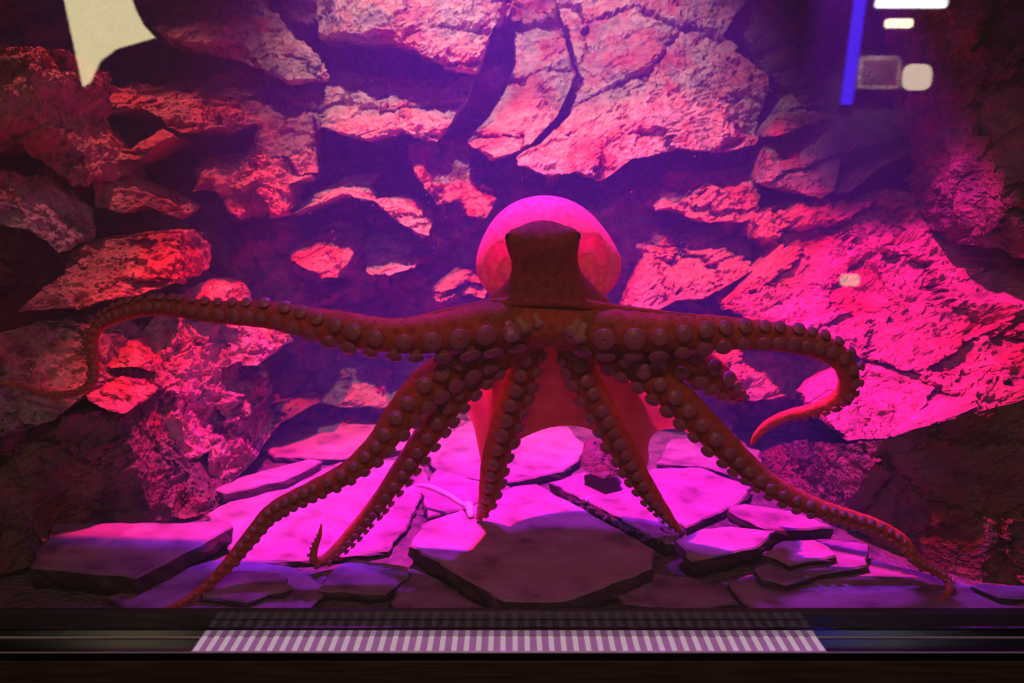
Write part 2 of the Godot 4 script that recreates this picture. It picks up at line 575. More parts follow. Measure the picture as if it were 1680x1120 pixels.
# a lit wall panel cut to an uneven outline
func lit_shape(pts: Array, d: float) -> void:
	var c := mirror_point(172, 40, d)
	var t := thing("wall_light", "large cream lit wall panel of uneven outline mirrored at the top left", "light", c)
	var flat := PackedVector2Array()
	for p in pts:
		var q := mirror_point(p[0], p[1], d) - c
		flat.append(Vector2(q.x, q.y))
	var m := StandardMaterial3D.new()
	m.albedo_color = Color.BLACK
	m.emission_enabled = true
	m.emission = lin(1.0, 0.84, 0.46)
	m.emission_energy_multiplier = 8.0
	for part in [["glowing_panel", 0.0, 0.012, m], ["backing_board", 0.013, 0.04, mats.black]]:
		var v := PackedVector3Array()
		for z in [part[1], part[2]]:
			for q in flat:
				v.append(Vector3(q.x, q.y, z))
		var n := flat.size()
		var idx := PackedInt32Array()
		var face := Geometry2D.triangulate_polygon(flat)
		for i in range(0, face.size(), 3):
			idx.append_array(PackedInt32Array([face[i], face[i + 1], face[i + 2], n + face[i], n + face[i + 2], n + face[i + 1]]))
		for i in n:
			var k := (i + 1) % n
			idx.append_array(PackedInt32Array([i, k, n + i, k, n + k, n + i]))
		add_mesh(mesh_of(v, idx, false), part[0], part[3], t)

func room_light(at: Vector3, size: Vector2, called: String, label: String, col: Color, energy: float, glow: float, dir: Vector3) -> void:
	var t := thing(called, label, "light", at)
	var b := Basis.looking_at(dir.normalized(), Vector3.BACK)
	t.basis = b
	var f := add_mesh(bevel_box(Vector3(size.x + 0.03, size.y + 0.03, 0.05), 0.006), "housing", mats.black, t)
	f.position = Vector3(0, 0, 0.03)
	var m := StandardMaterial3D.new()
	m.albedo_color = Color.BLACK
	m.emission_enabled = true
	m.emission = col
	m.emission_energy_multiplier = glow
	add_mesh(bevel_box(Vector3(size.x, size.y, 0.008), 0.002), "glowing_diffuser", m, t)
	var l := AreaLight3D.new()
	l.name = "added_light"
	l.area_size = size
	l.light_color = col
	l.light_energy = energy
	l.shadow_enabled = true
	t.add_child(l)
	l.position = Vector3(0, 0, -0.01)

# ---------------------------------------------------------------- rocks

func rough(p: Vector3, amount: float) -> Vector3:
	var q := Vector3(p.x * 0.8 + p.y * 0.45, p.y * 1.5 - p.x * 0.55, p.z)
	var b := cell_noise.get_noise_3dv(q) * 0.026
	var c := cell_small.get_noise_3dv(q) * 0.0055
	var k := (1.0 - smoothstep(0.0, 0.13, crack_noise.get_noise_3dv(q) + 1.0)) * 0.010
	var m := mid_noise.get_noise_3dv(q) * 0.008
	var f := fine_noise.get_noise_3dv(p) * 0.0045
	var w := big_noise.get_noise_3dv(p) * 0.02
	return Vector3(m * 0.9 + f + w * 0.9 + c * 0.7, f + m * 0.8 + c * 0.9 + w * 0.5 + b * 0.2, b + c + m + f - k) * amount

func rock_tint(p: Vector3) -> Color:
	var t := smoothstep(-0.05, 0.30, patch_noise.get_noise_3dv(p))
	var g := 1.0 + 0.35 * patch_noise.get_noise_3dv(p * 2.3 + Vector3(5, 1, 2))
	return Color(g, g * lerpf(1.0, 0.42, t), g * lerpf(1.0, 0.45, t))

func split_edges(v: PackedVector3Array, idx: PackedInt32Array, most: float) -> PackedInt32Array:
	for pass_no in 10:
		var mid := {}
		var out := PackedInt32Array()
		var any := false
		for i in range(0, idx.size(), 3):
			var t := [idx[i], idx[i + 1], idx[i + 2]]
			var m := [-1, -1, -1]
			var n := 0
			for k in 3:
				var a: int = t[k]
				var b: int = t[(k + 1) % 3]
				if v[a].distance_squared_to(v[b]) > most * most:
					var key := (mini(a, b) << 24) | maxi(a, b)
					if not mid.has(key):
						mid[key] = v.size()
						v.append((v[a] + v[b]) * 0.5)
					m[k] = mid[key]
					n += 1
			if n == 0:
				out.append_array(PackedInt32Array(t))
				continue
			any = true
			if n == 3:
				out.append_array(PackedInt32Array([t[0], m[0], m[2], m[0], t[1], m[1], m[2], m[1], t[2], m[0], m[1], m[2]]))
			elif n == 1:
				var k := 0 if m[0] >= 0 else 1 if m[1] >= 0 else 2
				out.append_array(PackedInt32Array([t[k], m[k], t[(k + 2) % 3], m[k], t[(k + 1) % 3], t[(k + 2) % 3]]))
			else:
				var k := 0 if m[0] < 0 else 1 if m[1] < 0 else 2   # the edge that stays whole
				var a: int = t[k]
				var b: int = t[(k + 1) % 3]
				var c: int = t[(k + 2) % 3]
				var mb: int = m[(k + 1) % 3]
				var mc: int = m[(k + 2) % 3]
				out.append_array(PackedInt32Array([a, b, mb, a, mb, mc, mc, mb, c]))
		idx = out
		split_v = v
		if not any:
			break
	split_v = v
	return idx

var split_v: PackedVector3Array

# a rock from its outline and inner ridge points, each [pixel x, pixel y, distance]
func rock(called: String, label: String, mat: Material, outline: Array, inner: Array, thick := 0.16, roughness := 1.0, cell := 0.0065, sink := 0.0) -> void:
	var v := PackedVector3Array()
	var flat := PackedVector2Array()
	var n := outline.size()
	for p in outline + inner:
		v.append(P(p[0], p[1], p[2]))
		flat.append(Vector2(p[0], p[1]))
	var poly := flat.slice(0, n)
	var cx := Vector3.ZERO
	for i in n:
		cx += v[i] / n
	var del := Geometry2D.triangulate_delaunay(flat)
	var idx := PackedInt32Array()
	for i in range(0, del.size(), 3):
		var c := (flat[del[i]] + flat[del[i + 1]] + flat[del[i + 2]]) / 3.0
		if not Geometry2D.is_point_in_polygon(c, poly):
			continue
		var a := (flat[del[i + 1]] - flat[del[i]]).cross(flat[del[i + 2]] - flat[del[i]])
		if a > 0.0:
			idx.append_array(PackedInt32Array([del[i], del[i + 1], del[i + 2]]))
		else:
			idx.append_array(PackedInt32Array([del[i], del[i + 2], del[i + 1]]))
	var front := idx.duplicate()
	# back: the same outline set back and drawn in
	var base := v.size()
	for i in n:
		var b := v[i].lerp(Vector3(cx.x, cx.y, v[i].z), 0.12)
		v.append(Vector3(b.x, maxf(b.y - sink, -0.01), minf(v[i].z, cx.z) - thick))
	var inner_base := v.size()
	for k in inner.size():
		v.append(Vector3(v[n + k].x, v[n + k].y, cx.z - thick * 1.15))
	for i in range(0, front.size(), 3):
		var t := [front[i], front[i + 2], front[i + 1]]
		for k in 3:
			idx.append(base + t[k] if t[k] < n else inner_base + t[k] - n)
	# sides: only along real border edges of the front
	var count := {}
	for i in range(0, front.size(), 3):
		for k in 3:
			count[[front[i + k], front[i + (k + 1) % 3]]] = true
	for e in count:
		if not count.has([e[1], e[0]]):
			var a: int = e[0]
			var b: int = e[1]
			var a2 := base + a if a < n else inner_base + a - n
			var b2 := base + b if b < n else inner_base + b - n
			idx.append_array(PackedInt32Array([a, a2, b, b, a2, b2]))
	idx = split_edges(v, idx, cell)
	v = split_v
	var tint := PackedColorArray()
	for i in v.size():
		tint.append(rock_tint(v[i]))
		v[i] += rough(v[i], roughness)
	var lo := v[0]
	var hi := v[0]
	for p in v:
		lo = lo.min(p)
		hi = hi.max(p)
	var at := Vector3((lo.x + hi.x) * 0.5, lo.y, (lo.z + hi.z) * 0.5)
	for i in v.size():
		v[i] -= at
	var o := add_mesh(mesh_of(v, idx, false, vertex_tints(idx, tint)), called, mat)
	o.position = at
	o.set_meta("label", label)
	o.set_meta("category", "rock")
	o.set_meta("kind", "thing")

func vertex_tints(idx: PackedInt32Array, tint: PackedColorArray) -> PackedColorArray:
	var out := PackedColorArray()
	out.resize(idx.size())
	for i in idx.size():
		out[i] = tint[idx[i]]
	return out

func build_rocks() -> void:
	var tan_m: Material = mats.rock_tan
	var red_m: Material = mats.rock_red
	var dark_m: Material = mats.rock_dark
	var grey_m: Material = mats.rock_grey
	# --- upper left
	rock("rock_ridge", "tan ridge of rock slanting down from the top edge beside the mirrored cream panel", tan_m,
		[[225, -40, 2.40], [330, -40, 2.42], [425, 2, 2.35], [470, 55, 2.30], [522, 98, 2.28], [535, 135, 2.20], [470, 138, 2.18], [400, 100, 2.20], [330, 80, 2.20], [262, 66, 2.20]],
		[[380, 45, 2.22], [450, 100, 2.20], [300, 30, 2.25]])
	rock("rock_slab", "large pinkish orange slab left of the dark violet cleft at the top", tan_m,
		[[520, -40, 2.42], [690, -40, 2.42], [850, -40, 2.40], [838, 15, 2.34], [800, 60, 2.28], [783, 112, 2.20], [735, 105, 2.20], [690, 85, 2.20], [640, 60, 2.22], [560, 58, 2.24], [522, 62, 2.30]],
		[[620, 10, 2.28], [740, 30, 2.26], [700, 60, 2.21]])
	rock("rock_ledge", "tan and red stepped ledge below the pinkish orange slab", tan_m,
		[[500, 125, 2.45], [560, 118, 2.42], [640, 128, 2.40], [700, 140, 2.42], [778, 128, 2.42], [765, 165, 2.34], [740, 205, 2.25], [715, 232, 2.20], [660, 215, 2.17], [600, 232, 2.15], [555, 215, 2.15], [520, 205, 2.17], [498, 180, 2.25]],
		[[560, 160, 2.27], [640, 170, 2.27], [620, 205, 2.18], [690, 190, 2.24]])
	rock("rock_spur", "rugged pink spur running left under the tan ridge", red_m,
		[[140, 150, 2.10], [200, 140, 2.15], [255, 140, 2.25], [330, 140, 2.28], [390, 115, 2.32], [500, 110, 2.36], [525, 150, 2.28], [515, 215, 2.20], [525, 285, 2.15], [500, 285, 2.13], [470, 250, 2.13], [440, 265, 2.10], [405, 250, 2.12], [420, 205, 2.12], [370, 215, 2.05], [310, 220, 2.03], [270, 205, 2.03], [250, 180, 2.05], [190, 185, 2.00], [130, 180, 1.98]],
		[[300, 165, 2.12], [400, 160, 2.20], [350, 190, 2.07], [470, 190, 2.20]])
	rock("rock_rib", "thin reddish rib of rock framing two dark hollows at the left", red_m,
		[[108, 185, 1.95], [132, 195, 1.90], [160, 248, 1.90], [215, 248, 1.95], [270, 213, 2.00], [286, 225, 1.98], [222, 264, 1.92], [182, 266, 1.88], [178, 298, 1.88], [240, 318, 1.92], [306, 354, 1.95], [298, 364, 1.95], [230, 338, 1.90], [205, 352, 1.86], [158, 342, 1.85], [152, 290, 1.85], [128, 240, 1.87]],
		[], 0.14, 0.6)
	rock("rock_column", "dim red column of rock at the upper left edge", red_m,
		[[-60, 82, 1.75], [60, 82, 1.75], [120, 88, 1.80], [135, 160, 1.82], [112, 185, 1.80], [140, 250, 1.78], [155, 300, 1.78], [120, 302, 1.74], [75, 255, 1.72], [40, 240, 1.70], [-60, 250, 1.66]],
		[[60, 150, 1.70], [90, 210, 1.72], [0, 180, 1.68]])
	rock("rock_shard", "pointed shard with a bright pink flank at the left edge", grey_m,
		[[-60, 285, 1.58], [20, 282, 1.66], [95, 350, 1.72], [100, 402, 1.66], [85, 416, 1.62], [40, 372, 1.58], [-60, 350, 1.52]],
		[[40, 335, 1.62]], 0.15, 0.7)
	# --- left of centre
	rock("rock_crag", "small crag with two reddish points under the pink spur", red_m,
		[[330, 262, 2.10], [375, 250, 2.15], [440, 238, 2.20], [500, 262, 2.20], [520, 290, 2.15], [480, 300, 2.10], [468, 350, 2.02], [445, 360, 2.00], [410, 335, 2.05], [392, 362, 2.00], [370, 345, 2.00], [340, 300, 2.00], [308, 316, 2.00]],
		[[430, 270, 2.05], [400, 300, 2.05], [425, 312, 2.00]])
	rock("rock_ledge", "narrow pale ledge slanting down to the right behind the octopus's left arm", tan_m,
		[[470, 345, 2.25], [520, 318, 2.25], [570, 290, 2.30], [620, 292, 2.30], [600, 310, 2.25], [655, 325, 2.25], [706, 345, 2.25], [700, 388, 2.12], [680, 382, 2.12], [650, 358, 2.15], [610, 334, 2.15], [560, 322, 2.15], [520, 338, 2.15], [480, 354, 2.15]],
		[], 0.2, 0.8)
	rock("rounded_rock", "rounded red knob of rock alone in the dark violet hollow", red_m,
		[[475, 412, 2.20], [505, 392, 2.25], [550, 368, 2.30], [590, 385, 2.30], [575, 425, 2.12], [555, 456, 2.05], [530, 456, 2.05], [505, 440, 2.05], [480, 428, 2.10]],
		[[535, 415, 2.10]])
	rock("rounded_rock", "pale knob of rock right of the red knob in the hollow", tan_m,
		[[590, 395, 2.35], [640, 370, 2.38], [690, 385, 2.35], [660, 430, 2.20], [682, 440, 2.15], [640, 452, 2.13], [605, 442, 2.17]],
		[[630, 420, 2.2]])
	rock("rounded_rock", "bright pink knob close left of the octopus's mantle", red_m,
		[[712, 470, 2.30], [740, 446, 2.35], [790, 448, 2.35], [788, 492, 2.20], [750, 482, 2.20], [722, 498, 2.17], [710, 490, 2.20]],
		[[750, 466, 2.25]])
	rock("rock_spur", "tan broken spur pointing down beside the violet cleft above the mantle", tan_m,
		[[665, 235, 2.35], [740, 225, 2.40], [775, 215, 2.42], [770, 260, 2.35], [785, 300, 2.35], [808, 330, 2.20], [800, 352, 2.18], [765, 352, 2.20], [755, 325, 2.22], [715, 332, 2.17], [700, 300, 2.20], [680, 290, 2.20]],
		[[730, 270, 2.28]])
	# --- centre and right of centre
	rock("rock_slab", "pale tan leaning slab between the violet cleft and the diagonal dark crack", tan_m,
		[[845, 55, 2.45], [885, 40, 2.45], [925, 70, 2.42], [942, 125, 2.38], [912, 190, 2.28], [866, 243, 2.20], [805, 262, 2.18], [785, 240, 2.22], [770, 228, 2.28], [800, 195, 2.33], [825, 150, 2.38], [845, 110, 2.42]],
		[[880, 140, 2.32], [850, 210, 2.24]], 0.2, 0.7)
	rock("rock_slab", "broad tan to red slab face high above the octopus, the biggest of the back wall", tan_m,
		[[900, -40, 2.50], [1060, -40, 2.50], [1200, -40, 2.50], [1250, -40, 2.50], [1185, 60, 2.42], [1262, 128, 2.36], [1238, 210, 2.30], [1236, 240, 2.25], [1180, 250, 2.22], [1115, 245, 2.22], [1040, 258, 2.18], [985, 296, 2.15], [940, 286, 2.15], [900, 294, 2.13], [848, 272, 2.15], [850, 258, 2.18], [884, 242, 2.20], [932, 190, 2.26], [957, 130, 2.34], [930, 60, 2.42]],
		[[1000, 100, 2.32], [1100, 100, 2.32], [1050, 200, 2.22], [960, 230, 2.20], [1180, 180, 2.26], [1130, 30, 2.42], [1010, 130, 2.30]], 0.2, 0.75)
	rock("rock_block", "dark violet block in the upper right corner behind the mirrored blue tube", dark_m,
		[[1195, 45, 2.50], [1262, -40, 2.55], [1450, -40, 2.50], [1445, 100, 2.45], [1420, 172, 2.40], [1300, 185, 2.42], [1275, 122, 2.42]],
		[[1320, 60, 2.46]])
	rock("rock_block", "small mauve wedge of rock on top of the large boulder at the upper right", grey_m,
		[[1248, 215, 2.25], [1275, 180, 2.30], [1295, 158, 2.32], [1320, 185, 2.28], [1362, 190, 2.25], [1330, 205, 2.20], [1290, 216, 2.12], [1265, 223, 2.12]],
		[], 0.2, 0.6)
	rock("boulder", "large angular mauve boulder at the upper right under the mirrored picture", grey_m,
		[[1256, 245, 2.20], [1290, 217, 2.26], [1340, 202, 2.28], [1400, 175, 2.30], [1450, 158, 2.30], [1462, 190, 2.22], [1500, 215, 2.18], [1460, 232, 2.12], [1400, 245, 2.10], [1380, 262, 2.10], [1368, 312, 2.07], [1345, 326, 2.05], [1300, 316, 2.08], [1254, 300, 2.10]],
		[[1400, 210, 2.20], [1330, 260, 2.15], [1320, 285, 2.09]], 0.22, 0.7)
	rock("rock_ledge", "thin pinkish edge of rock jutting out right of the large mauve boulder", grey_m,
		[[1383, 320, 2.04], [1400, 285, 2.07], [1450, 262, 2.09], [1500, 235, 2.11], [1520, 213, 2.12], [1539, 235, 2.06], [1500, 250, 2.04], [1440, 276, 2.02], [1410, 302, 2.01]],
		[], 0.2, 0.5)
	rock("rock_block", "red and violet block under the broad slab, right above the octopus's right arm root", red_m,
		[[1058, 332, 2.30], [1085, 292, 2.35], [1125, 290, 2.36], [1160, 290, 2.36], [1235, 270, 2.36], [1240, 330, 2.25], [1238, 356, 2.20], [1215, 366, 2.18], [1160, 366, 2.17], [1110, 350, 2.20], [1080, 346, 2.20]],
		[[1150, 315, 2.22]])
	rock("rock_block", "knobbly pink rock right of the octopus's mantle above its raised right arm", red_m,
		[[1030, 385, 2.35], [1080, 360, 2.38], [1102, 398, 2.28], [1140, 375, 2.34], [1200, 370, 2.33], [1240, 400, 2.25], [1230, 445, 2.15], [1190, 470, 2.10], [1150, 492, 2.08], [1110, 492, 2.10], [1080, 508, 2.08], [1022, 508, 2.10], [1052, 425, 2.20]],
		[[1120, 440, 2.18], [1180, 420, 2.18], [1090, 470, 2.12]])
	# --- right side
	rock("rock_column", "rugged dim violet column of rock at the upper right edge", dark_m,  # dark rock colour put in to dim the lamplight on this column
		[[1490, -40, 1.95], [1750, -40, 1.70], [1750, 425, 1.65], [1600, 402, 1.80], [1560, 332, 1.85], [1550, 250, 1.85], [1530, 180, 1.90], [1505, 120, 1.95]],
		[[1600, 100, 1.78], [1620, 250, 1.75], [1650, 350, 1.70], [1570, 180, 1.82]], 0.2, 1.1)
	rock("rock_slope", "huge magenta rock slope filling the right side behind the curled arm", red_m,
		[[1235, 357, 2.14], [1290, 332, 2.12], [1380, 337, 2.08], [1440, 316, 2.06], [1520, 326, 2.04], [1560, 372, 2.00], [1620, 412, 1.94], [1750, 430, 1.88], [1750, 640, 1.60], [1640, 672, 1.62], [1580, 682, 1.62], [1530, 642, 1.68], [1500, 622, 1.72], [1420, 602, 1.78], [1300, 545, 1.90], [1240, 525, 1.95], [1195, 505, 2.00], [1225, 470, 2.05], [1262, 430, 2.08], [1280, 402, 2.10], [1240, 390, 2.12]],
		[[1350, 420, 1.99], [1450, 420, 1.94], [1400, 500, 1.90], [1550, 500, 1.82], [1600, 570, 1.72], [1500, 560, 1.78], [1300, 490, 2.00], [1650, 520, 1.78], [1390, 380, 2.00], [1500, 400, 1.96], [1430, 465, 1.97], [1560, 445, 1.93], [1480, 520, 1.83], [1370, 545, 1.88], [1590, 540, 1.80]], 0.25, 1.35)
	rock("rock_block", "rubbly red rock low behind the loop of the octopus's right arm", red_m,
		[[1160, 575, 2.10], [1240, 552, 2.12], [1340, 578, 2.05], [1372, 620, 1.95], [1350, 652, 1.92], [1290, 657, 1.95], [1225, 650, 1.98], [1188, 622, 2.00]],
		[[1270, 605, 2.0]], 0.2, 1.2)
	rock("rock_block", "bright magenta squared block under the slope, left of the black diagonal crack", red_m,
		[[1368, 600, 1.85], [1420, 600, 1.80], [1500, 615, 1.75], [1525, 638, 1.70], [1490, 683, 1.65], [1443, 722, 1.60], [1385, 722, 1.60], [1357, 690, 1.65], [1362, 655, 1.72]],
		[[1430, 650, 1.70]], 0.18, 0.7)
	rock("rock_block", "small magenta block right of the black diagonal crack", red_m,
		[[1532, 656, 1.68], [1590, 640, 1.66], [1602, 665, 1.60], [1545, 690, 1.58], [1500, 712, 1.57], [1463, 722, 1.57]],
		[], 0.15, 0.6)
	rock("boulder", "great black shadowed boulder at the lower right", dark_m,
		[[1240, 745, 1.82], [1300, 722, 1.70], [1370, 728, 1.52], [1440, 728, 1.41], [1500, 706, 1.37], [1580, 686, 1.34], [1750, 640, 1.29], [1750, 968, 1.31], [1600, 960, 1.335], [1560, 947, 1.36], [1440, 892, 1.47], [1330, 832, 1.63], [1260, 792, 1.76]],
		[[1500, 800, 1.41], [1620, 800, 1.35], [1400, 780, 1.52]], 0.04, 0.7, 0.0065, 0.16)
	# --- left side, lower
	rock("boulder", "reddish flat-topped boulder behind the bent left arm", red_m,
		[[95, 412, 1.75], [150, 395, 1.80], [210, 392, 1.85], [290, 388, 1.85], [303, 420, 1.80], [297, 462, 1.74], [250, 475, 1.70], [200, 490, 1.65], [130, 507, 1.58], [35, 510, 1.50], [65, 480, 1.55], [95, 455, 1.62]],
		[[200, 440, 1.74], [240, 415, 1.80], [160, 470, 1.64]], 0.2, 0.9)
	rock("rock_block", "small pink block peeping over the left arm", tan_m,
		[[293, 482, 1.88], [330, 462, 1.92], [374, 475, 1.92], [374, 516, 1.84], [290, 522, 1.80]],
		[], 0.15, 0.7)
	rock("rock_column", "pitted pink stone column standing below the left arm", tan_m,
		[[225, 552, 1.75], [250, 512, 1.80], [300, 507, 1.85], [370, 517, 1.88], [430, 555, 1.88], [448, 580, 1.86], [430, 598, 1.84], [400, 590, 1.86], [370, 602, 1.86], [375, 640, 1.86], [407, 650, 1.84], [410, 682, 1.82], [388, 692, 1.82], [362, 664, 1.84], [352, 690, 1.84], [397, 700, 1.84], [416, 757, 1.84], [380, 792, 1.80], [355, 806, 1.76], [340, 745, 1.72], [280, 772, 1.68], [253, 700, 1.68], [258, 610, 1.72]],
		[[290, 560, 1.76], [290, 650, 1.70], [310, 720, 1.70], [330, 580, 1.80], [380, 740, 1.82]], 0.2, 1.1)
	rock("rock_ledge", "bright pink arched ledge right of the hanging left arm tip", red_m,
		[[145, 582, 1.62], [180, 560, 1.66], [218, 560, 1.68], [258, 600, 1.70], [255, 613, 1.69], [225, 602, 1.62], [165, 600, 1.56]],
		[], 0.12, 0.5)
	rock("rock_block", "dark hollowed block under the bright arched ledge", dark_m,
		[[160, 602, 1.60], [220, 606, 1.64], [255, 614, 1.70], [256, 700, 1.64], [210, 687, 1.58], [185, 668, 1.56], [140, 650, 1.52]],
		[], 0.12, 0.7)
	rock("rock_ledge", "jagged bright magenta ledge above the black boulder at the left", red_m,
		[[140, 637, 1.50], [180, 630, 1.55], [232, 655, 1.58], [207, 679, 1.50], [185, 676, 1.48], [150, 657, 1.46]],
		[], 0.1, 0.7)
	rock("boulder", "greyish brown boulder under the tip of the left arm", grey_m,
		[[-60, 560, 1.40], [40, 535, 1.50], [110, 540, 1.55], [150, 560, 1.55], [150, 600, 1.52], [148, 645, 1.48], [90, 690, 1.42], [0, 720, 1.36], [-60, 720, 1.34]],
		[[60, 580, 1.50], [100, 620, 1.50], [30, 660, 1.42]], 0.2, 0.9)
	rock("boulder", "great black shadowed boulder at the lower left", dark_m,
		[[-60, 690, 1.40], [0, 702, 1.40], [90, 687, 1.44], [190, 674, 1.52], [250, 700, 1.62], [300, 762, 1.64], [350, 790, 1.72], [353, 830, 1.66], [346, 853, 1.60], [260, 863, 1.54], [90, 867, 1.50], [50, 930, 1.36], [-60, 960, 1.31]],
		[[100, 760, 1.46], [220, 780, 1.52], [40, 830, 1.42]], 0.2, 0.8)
	rock("stone", "small dark upright stone behind the front right arm on the far slates", dark_m,
		[[952, 768, 1.70], [958, 738, 1.72], [972, 724, 1.74], [994, 732, 1.74], [1012, 752, 1.72], [1014, 782, 1.67], [985, 788, 1.65]],
		[[982, 755, 1.68]], 0.05, 0.4, 0.005)
	# --- behind the floor
	rock("rock_ledge", "violet streaked rock low at the back behind the left pair of arms", grey_m,
		[[490, 662, 2.15], [500, 640, 2.20], [530, 602, 2.35], [600, 585, 2.40], [690, 590, 2.38], [745, 600, 2.38], [740, 640, 2.28], [640, 668, 2.20], [560, 664, 2.20]],
		[[600, 630, 2.28]], 0.2, 0.9)
	rock("rock_ledge", "low dark rock at the back edge of the far left slate", dark_m,
		[[400, 692, 2.05], [470, 660, 2.10], [510, 645, 2.15], [524, 660, 2.10], [450, 702, 2.00], [415, 727, 1.96]],
		[], 0.15, 0.7)

# ---------------------------------------------------------------- slates

# a flat split stone: outline in pixels of its top face, level of that face, thickness
func slab(label: String, k: int, pts: Array, h: float, thick: float, tilt := Vector2.ZERO) -> void:
	var v := PackedVector3Array()
	var c := Vector3.ZERO
	var top := []
	for p in pts:
		top.append(F(p[0], p[1], h))
		c += top[-1] / pts.size()
	# finer, slightly ragged outline
	var ring := []
	var r := RandomNumberGenerator.new()
	r.seed = 900 + int(pts[0][0] * 7 + pts[0][1])
	for i in top.size():
		var a: Vector3 = top[i]
		var b: Vector3 = top[(i + 1) % top.size()]
		var n := maxi(1, int(a.distance_to(b) / 0.018))
		var side := (b - a).cross(Vector3.UP).normalized()
		for j in n:
			var t := float(j) / n
			var q := a.lerp(b, t)
			if j > 0:
				q += side * r.randf_range(-0.0035, 0.0035)
			ring.append(q)
	var n := ring.size()
	var rings := [[0.0, -0.0], [0.0, 0.0], [0.0, 0.0], [0.0, 0.0]]
	var flat := PackedVector2Array()
	for q in ring:
		flat.append(Vector2(q.x, q.z))
	var tri_idx := Geometry2D.triangulate_polygon(flat)
	if tri_idx.is_empty():
		push_warning("slab outline crosses itself: " + label)
	var layers := 4
	for l in layers:
		for i in n:
			var q: Vector3 = ring[i]
			var inward := (Vector3(c.x, q.y, c.z) - q).normalized()
			var drop := 0.0
			var inn := 0.0
			if l == 0:
				inn = 0.004
			elif l == 1:
				drop = 0.003
				inn = r.randf_range(0.0, 0.002)
			elif l == 2:
				drop = thick * r.randf_range(0.4, 0.7)
				inn = r.randf_range(-0.005, 0.006)
			else:
				drop = thick
				inn = r.randf_range(0.0, 0.010)
			var p := q + inward * inn + Vector3.DOWN * drop
			p.y += tilt.x * (q.x - c.x) + tilt.y * (q.z - c.z)
			v.append(p)
	var idx := PackedInt32Array()
	for i in range(0, tri_idx.size(), 3):
		var a := tri_idx[i]
		var b := tri_idx[i + 1]
		var d := tri_idx[i + 2]
		if (flat[b] - flat[a]).cross(flat[d] - flat[a]) < 0.0:
			var s := b
			b = d
			d = s
		idx.append_array(PackedInt32Array([a, b, d]))
		idx.append_array(PackedInt32Array([3 * n + a, 3 * n + d, 3 * n + b]))
	var area := 0.0
	for i in n:
		area += flat[i].cross(flat[(i + 1) % n])
	for l in layers - 1:
		for i in n:
			var a := l * n + i
			var b := l * n + (i + 1) % n
			if area > 0.0:
				idx.append_array(PackedInt32Array([a, a + n, b, b, a + n, b + n]))
			else:
				idx.append_array(PackedInt32Array([a, b, a + n, b, b + n, a + n]))
	var base := Vector3(c.x, h - thick, c.z)
	for i in v.size():
		v[i] -= base
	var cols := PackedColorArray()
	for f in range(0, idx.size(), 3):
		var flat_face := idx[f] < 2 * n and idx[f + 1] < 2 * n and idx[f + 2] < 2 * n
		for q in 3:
			cols.append(Color.WHITE if flat_face else Color(0.22, 0.20, 0.21))  # sides darker: rough broken slate, with their shade put into the colour too
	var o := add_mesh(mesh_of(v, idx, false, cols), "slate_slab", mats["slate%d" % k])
	o.position = base
	o.set_meta("label", label)
	o.set_meta("category", "slate")
	o.set_meta("kind", "thing")
	o.set_meta("group", "slate slabs on the tank floor")

